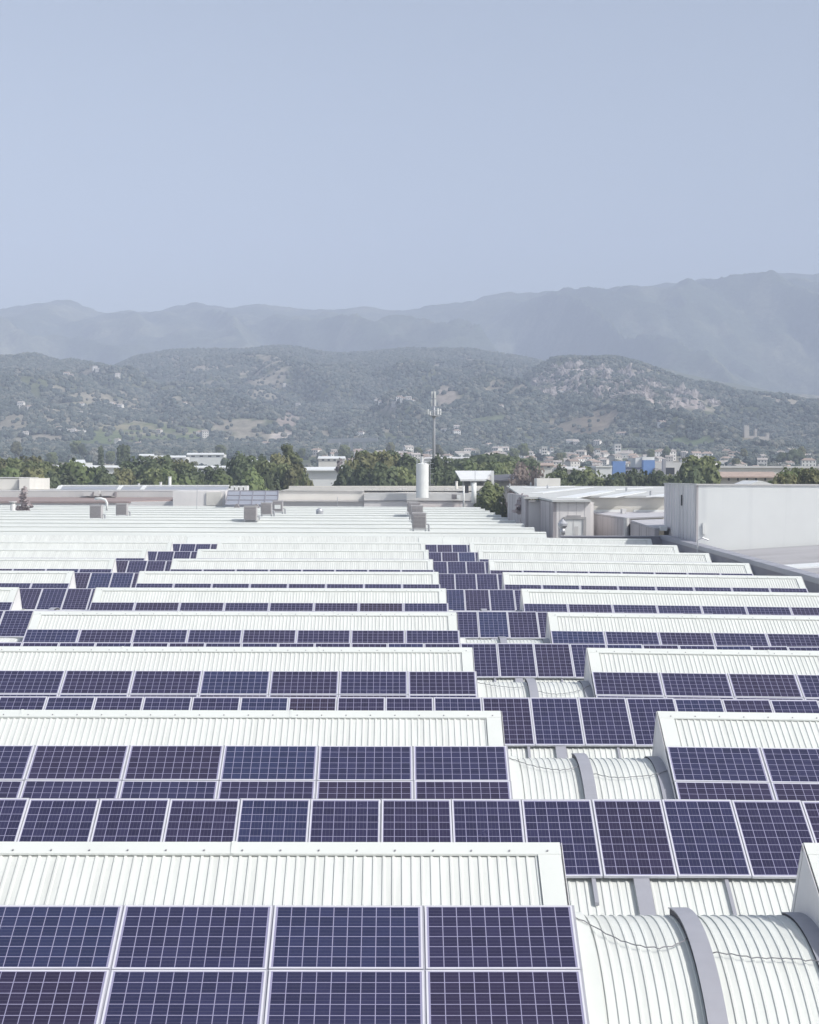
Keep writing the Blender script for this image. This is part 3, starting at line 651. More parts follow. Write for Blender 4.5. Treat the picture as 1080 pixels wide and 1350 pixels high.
# ------------------------------------------------------------------ rest of the factory: far plain rows, parapet, walls
far = make_shed(-62, 11.8, far=True, front=8.2); place(far, yrow(10) + P)
for k in range(12, 21):
    c = copy_tree(far, factory); place(c, yrow(10) + P * (k - 10))
ZE = CZ - 6.7
m = MB()
m.box((-62, 12.6, 0), (19.5, 13.3, ZE)); m.box((-62.5, 12.6, 0), (-62, 237, ZE)); m.box((-62, 236.4, 0), (11.9, 237, CZ - 5.0)); m.box((11.9, 124.5, 0), (12.1, 237, CZ - 5.2)); m.box((-46, 13.3, ZE - 0.4), (19.5, 124, ZE - 0.1))
place(m.build('outer_wall', M['pale'], factory), 0)
m = MB()      # parapet with coping along the right edge and round the far corner
def para(y): return CZ - (4.41 + (4.72 - 4.41) * (123.6 - y) / (123.6 - 79.3))
ys_ = [13.3, 40, 79, 124.5]
for a, b in zip(ys_[:-1], ys_[1:]):
    m.hexa([(19.4, a, 0), (20.0, a, 0), (20.0, b, 0), (19.4, b, 0), (19.4, a, para(a)), (20.0, a, para(a)), (20.0, b, para(b)), (19.4, b, para(b))])
m.box((12.1, 124.0, 0), (19.4, 124.5, para(124) - 0.05))
place(m.build('parapet', M['membrane'], factory), 0)
m = MB()
for a, b in zip(ys_[:-1], ys_[1:]):
    for (x0, x1, t0, t1) in ((19.36, 20.05, 0.003, 0.07), (19.33, 19.36, -0.18, 0.05), (20.05, 20.5, -0.25, -0.03)):
        m.hexa([(x0, a, para(a) + t0), (x1, a, para(a) + t0), (x1, b, para(b) + t0), (x0, b, para(b) + t0), (x0, a, para(a) + t1), (x1, a, para(a) + t1), (x1, b, para(b) + t1), (x0, b, para(b) + t1)])
m.box((12.1, 123.95, para(124) - 0.045), (19.3, 124.55, para(124) + 0.02))
yy = 15.0
while yy < 123: m.box((19.34, yy, para(yy) + 0.071), (20.06, yy + 0.06, para(yy) + 0.085)); yy += 3.0
place(m.build('parapet_coping', M['strap'], factory), 0)
m = MB()
for a, b in zip(ys_[:-1], ys_[1:]):
    pass
m.poly([(18.31, 13.3, CZ - 6.0), (19.39, 13.3, CZ - 6.0), (19.39, 124, CZ - 5.4), (18.31, 124, CZ - 5.4)])
place(m.build('edge_gutter', M['membrane'], factory), 0)
m = MB(); m.tube([(19.2, 108, CZ - 5.4), (19.2, 108, para(108) + .45), (19.5, 108, para(108) + .6), (19.9, 108, para(108) + .45)], 0.05, 8); place(m.build('vent_pipe', M['metal'], factory), 0)

# ================================================================== things standing on the far roof
def zroof(y):   # far rows: height of the saw-tooth surface
    k = round((y - yrow(10)) / P); d = y - (yrow(10) + P * k)
    return ZR - (TT * -d if d <= 0 else min(1.1, d / .62 * 1.1)) 
def cooler(u, v, Y, w, h, label, opening=False):
    """evaporative cooler: louvred box on a stand, pixel (u, v) at the middle of its foot"""
    p = at(u, v, Y); t = empty('air_cooler', (p.x, p.y, p.z)); tag(t, label, 'air cooler', 'air coolers on the far roof')
    b = MB(); b.box((-w / 2, 0, .02), (w / 2, w, .22 + h)); b.box((-w / 2 - .03, -.03, .22 + h), (w / 2 + .03, w + .03, .30 + h)); o = b.build('casing', M['ac'], t)
    pd = MB(); pd.box((-w / 2 + .07, -.02, .12), (w / 2 - .07, -.002, .14 + h)); pd.box((-w / 2 - .02, .07, .12), (-w / 2 - .002, w - .07, .14 + h))
    for i in range(9):
        z = .13 + (h - .06) * i / 9
        pd.box((-w / 2 + .07, -.045, z), (w / 2 - .07, -.021, z + .03), 1); pd.box((-w / 2 - .045, .07, z), (-w / 2 - .021, w - .07, z + .03), 1)
    pd.build('louvre', [M['ac_dark'], M['ac']], o)
    if opening:
        f = MB(); f.box((-w * .3, -.07, .36), (w * .3, -.046, .22 + h * .6)); f.build('service_hatch', M['white'], o)
    s = MB()
    for sx in (-w / 2 + .05, w / 2 - .05):
        for sy in (.06, w - .06): s.box((sx - .05, sy - .05, -.5), (sx + .05, sy + .05, .02))
    s.box((-w / 2 - .25, -.15, -.1), (w / 2 + .1, w * .5, -.04)); s.build('stand', M['metal'], t)
    d = MB(); d.tube([(w / 2 - .1, w * .7, .4), (w / 2 + .22, w * .7, .36), (w / 2 + .28, w * .7, -.6)], .10, 8); d.build('duct', M['metal'], t)
cooler(126, 683.5, 172, 1.15, 1.05, 'louvred grey air cooler left of its twin near the curved white pipe')
cooler(160, 679.5, 184, 1.15, 1.0, 'louvred grey air cooler behind its pair mate, next to the curved white pipe')
cooler(330, 686, 166, 1.2, 1.1, 'brownish louvred air cooler in front of the grey glazed roof')
cooler(351, 678.5, 185, 1.15, 1.0, 'grey air cooler in the middle of the row before the glazed roof')
cooler(366, 675, 195, 1.15, 1.0, 'grey air cooler with a white hatch, rearmost before the glazed roof', True)
cooler(553, 697.5, 141, 1.12, 1.05, 'grey air cooler standing nearest in the file in front of the white tank')
cooler(550, 686, 160, 1.12, 1.1, 'air cooler second in the file in front of the white tank')
cooler(547, 679.5, 174, 1.12, 1.0, 'air cooler third in the file, half hidden behind two others')
cooler(544, 675.5, 188, 1.12, .9, 'air cooler rearmost in the file in front of the white tank')

def cyl(name, u, v0, v1, Y, r, m, label, cat, cap=None):
    p = at(u, v1, Y); h = at(u, v0, Y).z - p.z; t = empty(name, p); tag(t, label, cat)
    b = MB(); b.tube([(0, 0, -1.2), (0, 0, h)], r, 16); b.build('shaft', m, t, True)
    c = MB(); c.tube([(0, 0, h - .02), (0, 0, h + .08)], r * (cap or 1.25), 16); c.build('cap', m, t)
    return t
cyl('roof_vent', 17, 662, 676, 205, .3, M['pale'], 'squat pale mushroom vent beside the bare grey shrub', 'vent', 1.6)
cyl('vent_pipe', 224, 629, 641, 285, .24, M['white'], 'short white flue pipe standing on the roof in front of the dark trees', 'vent pipe')
cyl('vent_pipe', 625, 637, 652, 236, .34, M['white'], 'thick white vent cylinder left of the round green bush', 'vent pipe', 1.05)
cyl('vent_pipe', 602, 635, 646, 262, .19, M['cream'], 'small cream flue between the white tank and the canopy', 'vent pipe')
cyl('vent_pipe', 611.5, 641, 660, 238, .13, M['white'], 'slim white post in front of the dark niche near the bush', 'post', 1.05)
cyl('vent_pipe', 183, 638, 642, 285, .16, M['pale'], 'tiny pale roof outlet, leftmost before the trees', 'vent pipe')
cyl('vent_pipe', 212, 636, 641, 285, .2, M['pale'], 'tiny pale roof outlet beside the white flue pipe', 'vent pipe')
# curved white duct by the coolers
p = at(141, 664, 196); m = MB(); m.tube([(-1.4, 0, .55), (-.7, 0, .6), (-.2, 0, .45), (0, 0, .1), (0, 0, -.8)], .14, 10)
o = m.build('bent_pipe', M['white'], smooth=True, loc=p); tag(o, 'curved white pipe bending down beside the rear air cooler', 'pipe')
# turbine cowl
p = at(742, 698.5, 129); t = empty('turbine_vent', p); tag(t, 'silver turbine roof vent with a conical cap at the roof corner', 'roof vent')
m = MB(); m.tube([(0, 0, -.35), (0, 0, .12)], .2, 14); m.build('base', M['metal'], t, True)
m = MB(); m.tube([(0, 0, .10), (0, 0, .30), (0, 0, .48), (0, 0, .82)], [.2, .37, .37, .04], 16); m.build('cowl', M['metal'], t)
# low weathered roof dome
p = at(421.5, 676, 190); m = MB(); m.tube([(0, 0, -.5), (0, 0, .25), (0, 0, .42), (0, 0, .55)], [.42, .42, .3, .04], 12); o = m.build('roof_cowl', M['metal'], loc=p); tag(o, 'small grey roof cowl alone on the far white roof', 'roof vent')
# thin rods, roof edge cables
def rod(u, v0, v1, Y, r, label, name='lightning_rod', lean=0):
    p = at(u, v1, Y); h = at(u, v0, Y).z - p.z; m = MB(); m.tube([(0, 0, -1), (lean, 0, h)], r, 6); o = m.build(name, M['metal'], loc=p); tag(o, label, name.split('_')[-1])
rod(259, 640, 676, 215, .035, 'thin upright rod against the pinkish end wall', lean=.1)
rod(626.5, 620, 640, 238, .04, 'thin aerial rod rising above the white canopy roof', 'aerial_rod')
rod(445, 655, 663, 240, .05, 'short dark rod standing in front of the pale wall')

# ================================================================== buildings beyond
def bx(mb, u0, u1, vt, Y, depth, zb=0.0, mi=0, vt2=None):
    """box whose front top edge runs from pixel (u0, vt) to (u1, vt2) at depth Y"""
    a, b = at(u0, vt, Y), at(u1, vt2 if vt2 is not None else vt, Y)
    mb.hexa([(a.x, Y, zb), (b.x, Y, zb), (b.x, Y + depth, zb), (a.x, Y + depth, zb), (a.x, Y, a.z), (b.x, Y, b.z), (b.x, Y + depth, b.z), (a.x, Y + depth, a.z)], mi)
def zat(v, Y): return at(540, v, Y).z
def bld(name, label, cat='building', group=None):
    t = empty(name, (0, 0, 0)); tag(t, label, cat, group); return t
def finish(t):
    """move the Empty to the base of its parts"""
    bpy.context.view_layer.update()
    vs = [o.matrix_world @ Vector(c) for o in t.children for c in o.bound_box]
    c = Vector(((min(v.x for v in vs) + max(v.x for v in vs)) / 2, (min(v.y for v in vs) + max(v.y for v in vs)) / 2, min(v.z for v in vs)))
    t.location = c
    for o in t.children: o.location = Vector(o.location) - c
def windows(t, u0, u1, v0, v1, Y, n, m=None, name='window', gap=.35, proud=.03):
    """n window parts on a front wall"""
    for i in range(n):
        w = (u1 - u0) / n; a = u0 + w * i + w * gap / 2; b = u0 + w * (i + 1) - w * gap / 2
        p, q = at(a, v1, Y), at(b, v0, Y)
        f = MB(); f.box((p.x - .08, Y - proud - .03, p.z - .08), (q.x + .08, Y - .002, q.z + .08)); o = f.build(name, M['pale'], t)
        g = MB(); g.box((p.x, Y - proud - .05, p.z), (q.x, Y - proud - .031, q.z)); g.build('pane', m or M['window'], o)

# -- left flat-roofed building with red band
t = bld('flat_roof_building', 'long low building with a red brown roof band and grey glazed monitors on top')
m = MB(); bx(m, -60, 292, 661.5, 240, 8); m.build('front_wall', M['pinkish'], t)
m = MB(); a, b, c, d = at(-60, 661, 239.8), at(170, 661, 239.8), at(282, 655.5, 247.8), at(-60, 655.5, 247.8)
m.prism([a, b, c, d], (0, 0, -.25)); m.build('roof_band', M['redband'], t)
m = MB(); bx(m, -60, 297, 647, 248, 40); m.build('upper_wall', M['pale'], t)
m = MB(); bx(m, -60, 298, 645.6, 247.9, .5, zat(647, 248) - .02); m.build('parapet', M['white'], t)
for (ua, ub) in ((80, 158), (160, 190), (191, 302)):
    q = MB(); za, zb_ = zat(646.5, 262), zat(641.2, 272)
    pa, pb, pc, pd_ = at(ua - 4, 646.5, 262), at(ub - 4, 646.5, 262), at(ub, 641.2, 272), at(ua, 641.2, 272)
    q.prism([pa, pb, pc, pd_], (0, 0, -1.4)); o = q.build('roof_monitor', M['greyglass'], t)
    q = MB(); q.prism([pc + Vector((0, 0, .02)), pd_ + Vector((0, 0, .02)), pd_ + Vector((0, .8, .02)), pc + Vector((0, .8, .02))], (0, 0, .2))
    q.prism([pa + Vector((-.3, 0, .03)), pa + Vector((.3, 0, .03)), pd_ + Vector((.3, 0, .03)), pd_ + Vector((-.3, 0, .03))], (0, 0, .12)); q.build('edge_trim', M['white'], o)
m = MB()
for u0, u1, v in ((110, 122, 648.5), (124, 131, 647.5), (134, 150, 648)): bx(m, u0, u1, v, 246.5, 1.2, zat(655, 247))
m.build('duct_box', M['pale'], t)
m = MB()
for u0, u1, v in ((122.2, 123.6, 648.5), (150.5, 153, 648.3)): bx(m, u0, u1, v, 246.3, 1.0, zat(656, 247))
m.build('dark_recess', M['ac_dark'], t)
finish(t)
t = bld('white_office', 'plain white box building at the left edge in front of the trees')
m = MB(); bx(m, -70, 25, 631, 258, 14); bx(m, 25.2, 39, 630.5, 257, 15); m.build('wall', M['cream'], t)
m = MB(); bx(m, -71, 25, 630.2, 257.9, 14.2, zat(631, 258) - .005); m.build('roof_edge', M['pale'], t); 
m = MB(); bx(m, 23.3, 25, 632, 257.7, .25, zat(645, 258)); m.build('dark_joint', M['concrete'], t); finish(t)
t = bld('end_house', 'small pinkish gabled end wall beside the grey glazed roof')
m = MB(); a = at(225, 668, 230); bx(m, 228, 297, 647.5, 236, 10); m.build('wall', M['pinkish'], t)
m = MB(); bx(m, 272, 292, 649, 235.8, .19, zat(667, 236)); m.build('wall_panel', M['cream'], t); finish(t)

# -- grey sloping glazed roof
t = bld('glazed_roof', 'blue grey sloping glazed roof divided into panes', 'glazed roof')
a, b, c, d = at(297, 666, 226), at(366, 666, 226), at(367, 647.5, 236), at(301, 647.5, 236)
m = MB(); m.prism([a, b, c, d], (0, 0, -.2)); m.build('glass', mat('blue_grey_glass', (0.34, 0.355, 0.40), 0.35, 0, 0.08, .6), t)
m = MB()
for i in range(5):
    f = i / 4; m.tube([a.lerp(b, f) + Vector((0, -.02, .04)), d.lerp(c, f) + Vector((0, -.02, .04))], .085, 4)
for j in range(4):
    f = j / 3; m.tube([a.lerp(d, f) + Vector((0, -.02, .05)), b.lerp(c, f) + Vector((0, -.02, .05))], .08, 4)
m.build('glazing_bar', M['membrane'], t)
m = MB(); m.box((a.x, 225.9, 0), (b.x, 236, a.z - .25)); m.build('base_wall', M['white'], t)
m = MB()
for i in range(4): bx(m, 304 + i * 6, 308 + i * 6, 640.5, 248.6, 3, zat(647, 249))
m.build('upstand', M['white'], t); finish(t)
for i, (u, w) in enumerate(((312, 5), (338, 5))):
    q = MB(); p = at(u, 669.5, 224); q.prism([p + Vector((-.4, 0, 0)), p + Vector((.4, 0, 0)), p + Vector((.1, 0, .5)), p + Vector((-.1, 0, .5))], (0, 1.2, 0)); o = q.build('roof_hatch', M['ac_dark'])
    tag(o, ['small dark roof hatch below the left part of the glazed roof', 'small dark roof hatch between two air coolers'][i], 'hatch')

# -- central flat roof with gravel
t = bld('central_workshop', 'low pale workshop with gravel roof and ledge, below the white tank')
m = MB(); bx(m, 366, 480, 647.8, 244, 46); bx(m, 480.2, 660, 648.5, 246, 44); m.build('upper_wall', M['cream'], t)
m = MB(); bx(m, 366, 480, 660, 241, 2.9); bx(m, 480.2, 606, 660.4, 240.5, 5.4, vt2=660.9); bx(m, 606.2, 628, 660.9, 240.5, 5.4); m.build('lower_wall', M['pinkish'], t)
m = MB(); bx(m, 366, 662, 659.2, 240.3, .6, zat(660.1, 240.3), vt2=660.2); m.build('ledge', M['concrete'], t)
m = MB(); bx(m, 366, 480, 646.9, 243.8, .5, zat(647.8, 244) + .003); bx(m, 480.3, 640, 650.3, 240.6, 4, zat(660, 240)); m.build('coping', M['pale'], t)
m = MB()
p, q = at(373, 646, 250), at(652, 646, 250); m.poly([(p.x, 245, zat(647.8, 244) + .06), (q.x, 246.6, zat(647.8, 244) + .06), (q.x + 3, 289, zat(642, 289)), (p.x, 289, zat(642, 289))]); m.build('gravel_roof', M['gravel'], t)
m = MB(); bx(m, 381, 655, 640.6, 289, .6, zat(645, 289)); m.build('rear_parapet', M['cream'], t)
m = MB(); r_ = random.Random(3)
for i in range(13): u = 470 + i * 13 + r_.uniform(-4, 4); bx(m, u, u + r_.uniform(3, 7), 645 - r_.random() * 1.5, 255, 1.4, zat(649, 255))
m.build('roof_kerb', M['pale'], t)
m = MB(); bx(m, 549, 575, 668.2, 239.9, .59, zat(671, 240)); bx(m, 577, 609.5, 668.4, 239.9, .59, zat(671, 240)); m.build('dark_window_band', M['dkred'], t)
m = MB(); bx(m, 612.6, 618, 640, 243, 2.8, zat(658, 243)); m.build('dark_niche', M['dark'], t); finish(t)
for (u, v, lab) in ((599, 654, 'small dark grey unit at the right end of the low wall'), (604, 655, 'small pale box beside the dark unit on the low wall')):
    q = MB(); p = at(u, v + 3, 239.5); q.box((-.35, 0, -.1), (.35, .6, .55)); q.box((-.2, -.05, .1), (.2, -.002, .45)); o = q.build('roof_box', M['ac_dark' if u < 600 else 'white'], loc=p); tag(o, lab, 'box')

# -- white tank with pipe, rail and caged ladder
p = at(557, 653.5, 238.5); t = empty('storage_tank', p); tag(t, 'tall white cylindrical tank with a pipe on top and a ladder', 'tank'); h = zat(612, 238.5) - p.z; r = .88
m = MB(); m.tube([(0, 0, -.3), (0, 0, h), (0, 0, h + .18)], [r, r, r * .5], 24); m.build('shell', M['white'], t, False)
m = MB(); m.tube([(-.05, 0, h), (-.05, 0, h + 1.15)], .17, 10); m.tube([(-.05, 0, h + 1.15), (-.05, 0, h + 1.35)], [.3, .05], 10, 1); m.build('pipe', [M['white'], M['dark']], t)
m = MB()
for i in range(10):
    w = 2 * math.pi * i / 10; m.tube([(r * .95 * math.cos(w), r * .95 * math.sin(w), h), (r * .95 * math.cos(w), r * .95 * math.sin(w), h + .75)], .03, 5)
for z in (.4, .75): m.tube([(r * .95 * math.cos(2 * math.pi * i / 20), r * .95 * math.sin(2 * math.pi * i / 20), h + z) for i in range(21)], .025, 5)
m.build('railing', M['metal'], t)
m = MB()
for y in (-.22, .22): m.tube([(r + .18, y, -.2), (r + .18, y, h + .8)], .03, 5)
for i in range(20): m.tube([(r + .18, -.22, .1 + i * h / 20), (r + .18, .22, .1 + i * h / 20)], .02, 4)
for i in range(6):
    z = .9 + i * .72; m.tube([(r + .18 + .5 * math.sin(math.pi * k / 8), -.3 * math.cos(math.pi * k / 8), z) for k in range(9)], .02, 4)
m.build('ladder', M['metal'], t)

# -- white canopy building
t = bld('canopy_building', 'white canopy roof on columns with a square white pylon at its right end')
a, b, c, d = at(607, 632, 296), at(641, 632, 296), at(648, 620.5, 306), at(600, 620.5, 306)
m = MB(); m.prism([a, b, c, d], (0, 0, -.3)); m.build('roof', M['white'], t)
m = MB(); m.prism([b + Vector((0.02, 0, 0)), c + Vector((0.02, 0, 0)), c + Vector((.02, 0, -1.9))], (.3, 0, 0)); m.build('gusset', M['pale'], t)
m = MB(); bx(m, 648.2, 651.5, 620.8, 300, .6, 0); m.build('pylon', M['white'], t)
m = MB()
for u in (610, 620, 638): bx(m, u, u + 2, 633, 297, .5, 0)
m.build('column', M['pale'], t)
m = MB(); bx(m, 612, 648, 634, 304, 8, 0); m.build('rear_wall', M['concrete'], t); finish(t)
t = bld('dark_shed', 'low dark roofed shed behind the white canopy')
m = MB(); bx(m, 651.8, 682, 632, 330, 10); m.build('wall', M['pale'], t)
m = MB(); a, b = at(650, 633, 327), at(683, 631, 327); c, d = at(681, 624.5, 336), at(652, 626, 336); m.prism([a, b, c, d], (0, 0, -.3)); m.build('roof', mat('dark_sheet', (.12, .12, .135), .7), t); finish(t)

# -- warehouse complex on the right
t = bld('warehouse', 'pale precast warehouse with low pitched roof and a recessed doorway')
Yf = 150.0
A0, A1 = at(734, 662, Yf), at(779, 660, Yf)
Lx = A0.x; zf_ = A0.z
m = MB(); m.box((A0.x, Yf, 0), (A1.x, Yf + .3, zf_)); m.build('front_wall', M['pinkish'], t)
m = MB(); m.box((A0.x - .3, Yf + .01, 0), (A0.x - .002, 164, zf_ - .02)); m.build('side_wall', M['shaded_stained'], t)
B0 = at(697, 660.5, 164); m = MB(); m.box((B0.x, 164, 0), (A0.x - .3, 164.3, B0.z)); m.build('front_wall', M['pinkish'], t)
m = MB(); m.box((B0.x - .3, 164.01, 0), (B0.x - .002, 190, zat(649.5, 190))); m.build('side_wall', M['shaded_stained'], t)
m = MB()
for u in (738, 749, 760, 771): bx(m, u, u + .35, 662, Yf - .02, .019, 0)
m.build('panel_joint', M['concrete'], t)
m = MB(); bx(m, 697, 716, 659.6, 163.6, .39, zat(661, 163.6)); m.build('fascia', M['concrete'], t)
m = MB(); bx(m, 743, 773, 681.5, Yf - .22, .21, zat(683.6, Yf)); m.build('door_lintel', M['concrete'], t)
m = MB(); bx(m, 742, 744, 683.6, Yf - .2, .19, 0); bx(m, 769, 773, 683.6, Yf - .2, .19, 0); m.build('door_jamb', M['concrete'], t)
m = MB(); bx(m, 744.2, 768.8, 684, Yf - .12, .1, 0); o = m.build('door', M['white'], t)
m = MB(); bx(m, 756, 756.6, 685, Yf - .15, .029, 0); bx(m, 757.5, 762.5, 694, Yf - .14, .019, 0); m.build('door_leaf_line', M['pale'], o)
m = MB(); bx(m, 748, 766, 679.4, Yf - .2, .19, zat(680.6, Yf)); m.build('sign_rail', M['concrete'], t)
# right part of the long front, further back
C0, C1 = at(779, 660, 172), at(900, 661, 172)
m = MB(); m.box((A1.x, 172, 0), (C1.x + 5, 172.3, zf_ + (zat(641.5, 262.0) - zf_) * 22 / 112 + .02)); m.build('front_wall', M['cream'], t)
m = MB(); m.box((A1.x - .002, Yf + .3, 0), (A1.x + .3, 172, zf_)); m.build('side_wall', M['pinkish'], t)
# roof: two low slopes with white rooflight strips
ye = 262.0; zr_ = zat(641.5, ye)
rl = lambda y, k=1.0: zf_ + (zr_ - zf_) * (y - Yf) / (ye - Yf)
xl, xr = B0.x - .5, at(905, 640, ye).x
m = MB()
m.prism([(A0.x - .4, Yf - .4, rl(Yf) + .02), (A1.x, Yf - .4, rl(Yf) + .02), (A1.x, 164, rl(164) + .02), (A0.x - .4, 164, rl(164) + .02)], (0, 0, .18))
m.prism([(xl, 163.6, rl(164) + .02), (A1.x, 164.001, rl(164) + .02), (A1.x, ye, zr_), (at(668, 641, ye).x, ye, zr_)], (0, 0, .18))
m.prism([(A1.x + .002, 171.6, rl(172) + .02), (C1.x + 6, 171.6, rl(172) + .02), (xr + 8, ye, zr_), (A1.x + .002, ye, zr_)], (0, 0, .18))
m.build('roof', M['warehouse_roof'], t)
m = MB()
for (ua, va, ub, vb, w) in ((733, 660, 790, 650, 3.2), (790, 659, 835, 651, 2.6), (852, 658, 885, 653, 3.0), (700, 653, 770, 645, 2.2), (690, 646, 745, 643, 2.5), (800, 648, 850, 645.5, 2.0)):
    def onroof(u, v):
        best = None
        for y in np.arange(151, 261, .5):
            q = at(u, v, y); e = abs(q.z - rl(y))
            if best is None or e < best[0]: best = (e, q)
        return best[1]
    q0, q1 = onroof(ua, va), onroof(ub, vb); q0.z = rl(q0.y) + .21; q1.z = rl(q1.y) + .21
    m.prism([q0, q0 + Vector((w * .6, 0, 0)), q1 + Vector((w * .6, 0, 0)), q1], (0, 0, .08))
m.build('rooflight', M['skylight'], t)
for u, v, s in ((672, 644, 3), (722, 646, 2), (826, 650, 3), (858, 656, 2.5), (700, 641, 4)):
    m = MB(); q = onroof(u, v); q.z = rl(q.y) + .2; m.tube([q, q + Vector((0, 0, .5))], .12, 8); m.build('roof_outlet', M['metal'], t)
m = MB(); bx(m, 708, 739, 630.5, 258, 5, zr_); m.build('roof_house', M['cream'], t)
finish(t)
t = bld('annex', 'shaded grey annex with dark dirt streaks between the warehouse and the tall grey building')
X0 = at(778, 677, 168).x
m = MB(); m.hexa([(X0, 141, 0), (X0 + .3, 141, 0), (X0 + .3, 168, 0), (X0, 168, 0), (X0, 141, zat(684, 141)), (X0 + .3, 141, zat(684, 141)), (X0 + .3, 168, zat(677, 168)), (X0, 168, zat(677, 168))]); m.build('side_wall', M['shaded_stained'], t)
m = MB(); m.hexa([(X0 - .02, 126, 0), (X0 + .3, 126, 0), (X0 + .3, 139, 0), (X0 - .02, 139, 0), (X0 - .02, 126, zat(697.5, 126)), (X0 + .3, 126, zat(697.5, 126)), (X0 + .3, 139, zat(687, 139)), (X0 - .02, 139, zat(687, 139))]); m.build('side_wall', M['shaded_stained'], t)
m = MB(); m.box((X0 + .02, 139.01, 0), (X0 + .3, 140.99, zat(690, 140))); m.build('recess', M['dark'], t)
m = MB(); m.tube([(X0 - .2, 140, 0), (X0 - .2, 140, zat(682, 140))], .22, 8); m.build('downpipe', M['pale'], t)
m = MB(); m.prism([(X0 + .002, 141, zat(684, 141) + .02), (X0 + 14, 141, zat(684, 141) + .6), (X0 + 14, 171.5, zat(675, 171)), (X0 + .002, 171.5, zat(677, 168) + .02)], (0, 0, .12))
m.prism([(X0 + .002, 126, zat(697.5, 126) + .02), (X0 + 14, 126, zat(697.5, 126) + .5), (X0 + 14, 139, zat(688, 139) + .6), (X0 + .002, 139, zat(687, 139) + .02)], (0, 0, .12)); m.build('roof', mat('grey_sheet', (.52, .51, .53), .7, 0, .12, .5), t)
m = MB(); bx(m, 778.5, 820, 672, 171, .7, zat(677, 171)); bx(m, 836, 884, 672.3, 171, .7, zat(676, 171)); bx(m, 871, 880, 694, 125.6, .8, zat(698.5, 126)); m.build('gutter', M['skylight'], t)
m = MB(); bx(m, 820.5, 826, 671, 160, 1.2, zat(683, 160)); m.build('roof_box', M['pale'], t)
finish(t)

# -- tall grey clad building
t = bld('tall_clad_building', 'tall windowless building in pale grey cladding with a streaked shaded side')
c0 = at(921, 639.8, 115.0); c1 = at(878.5, 638, 128.6); zt = c0.z; xe = c0.x + 50
m = MB(); m.box((c0.x, 115, 0), (xe, 115.25, zt)); m.build('front_wall', M['clad_front'], t)
m = MB(); m.box((c0.x - .12, 115.0, 0), (c0.x - .001, 128.8, zt)); m.build('side_wall', M['clad_side'], t)
m = MB()
yy = 116
while yy < 128.5: m.box((c0.x - .15, yy, 0), (c0.x - .121, yy + .03, zt)); yy += 1.15
m.build('cladding_joint', M['clad_front'], t)
m = MB(); m.box((c0.x, 115.26, zt - .5), (xe, 128.8, zt - .3)); m.build('roof', M['membrane'], t)
m = MB(); m.box((c0.x - .16, 114.93, zt + .002), (xe, 115.3, zt + .10)); m.box((c0.x - .16, 115.3, zt + .002), (c0.x + .2, 128.85, zt + .10)); m.build('coping', M['pale'], t)
m = MB(); p, q = at(926.5, 704, 114.9), at(930.5, 689.5, 114.9); m.box((p.x, 114.88, p.z), (q.x, 114.98, q.z)); m.build('wall_light', M['white'], t)
m = MB(); p = at(903, 658, 121); m.box((c0.x - .16, 120.6, p.z - .45), (c0.x - .121, 121.1, p.z + .3)); m.build('wall_grille', M['dark'], t)
m = MB(); m.box((xe, 115, 0), (xe + .2, 128.8, zt)); m.box((c0.x, 128.6, 0), (xe, 128.8, zt)); m.build('rear_wall', M['clad_side'], t)
finish(t)
# -- lower ribbed roof beside the parapet
t = bld('side_hall', 'low hall with ribbed grey roof sheets and white rooflights beside the parapet')
za = CZ - 5.25; zb_ = CZ - 4.2
m = MB(); m.hexa([(20.7, 60, za - .3), (40, 60, zb_ - .1), (40, 114.8, zb_ - .1), (20.7, 114.8, za - .3), (20.7, 60, za), (40, 60, zb_ + .2), (40, 114.8, zb_ + .2), (20.7, 114.8, za)])
for y in np.arange(60.5, 114.6, 1.1):
    m.hexa([(20.71, y, za + .001), (39.9, y, zb_ + .2), (39.9, y + .12, zb_ + .2), (20.71, y + .12, za + .001), (20.71, y, za + .14), (39.9, y, zb_ + .34), (39.9, y + .12, zb_ + .34), (20.71, y + .12, za + .14)])
m.build('roof', mat('grey_ribbed_sheet', (.50, .495, .51), .65, 0, .16, .4, (.3, 1, 1)), t)
m = MB()
for y in (76, 92.5):
    m.hexa([(21.5, y, za + .08), (39.5, y, zb_ + .25), (39.5, y + 3.0, zb_ + .25), (21.5, y + 3.0, za + .08), (21.5, y, za + .26), (39.5, y, zb_ + .43), (39.5, y + 3.0, zb_ + .43), (21.5, y + 3.0, za + .26)])
m.build('rooflight', M['skylight'], t)
m = MB(); m.box((20.7, 60, 0), (20.9, 114.8, za - .31)); m.box((20.9, 59.8, 0), (40, 60, zb_ - .4)); m.build('wall', M['concrete'], t); finish(t)

# -- mid distance buildings
t = bld('silver_block', 'silver grey block building left of the blue building')
m = MB(); bx(m, 786, 807, 615, 330, 12); m.build('wall', M['clad_front'], t)
m = MB(); bx(m, 779.5, 785.9, 617, 331, 10); m.build('side_wing', M['pale'], t)
m = MB(); bx(m, 785.5, 807.4, 614, 329.8, 12.4, zat(615, 330) + .003); m.build('roof_edge', M['white'], t); finish(t)
t = bld('blue_building', 'bright blue building with two light slabs and a white tower')
m = MB(); bx(m, 808, 825, 608, 350, 2.0); m.build('blue_slab', M['blue'], t)
m = MB(); bx(m, 848.5, 863.5, 606.5, 346, 2.4); m.build('blue_slab', M['blue'], t)
m = MB(); bx(m, 812, 850, 616, 358, 14); m.build('body', mat('dark_blue_grey', (.10, .115, .17), .6, 0, .15, .5), t)
m = MB(); bx(m, 818, 846, 619, 357.9, .09, zat(623, 358)); m.build('window_band', M['greyglass'], t)
m = MB(); bx(m, 838, 847, 604, 366, 8); bx(m, 847.2, 863, 602.5, 365, 10); m.build('white_tower', M['white'], t)
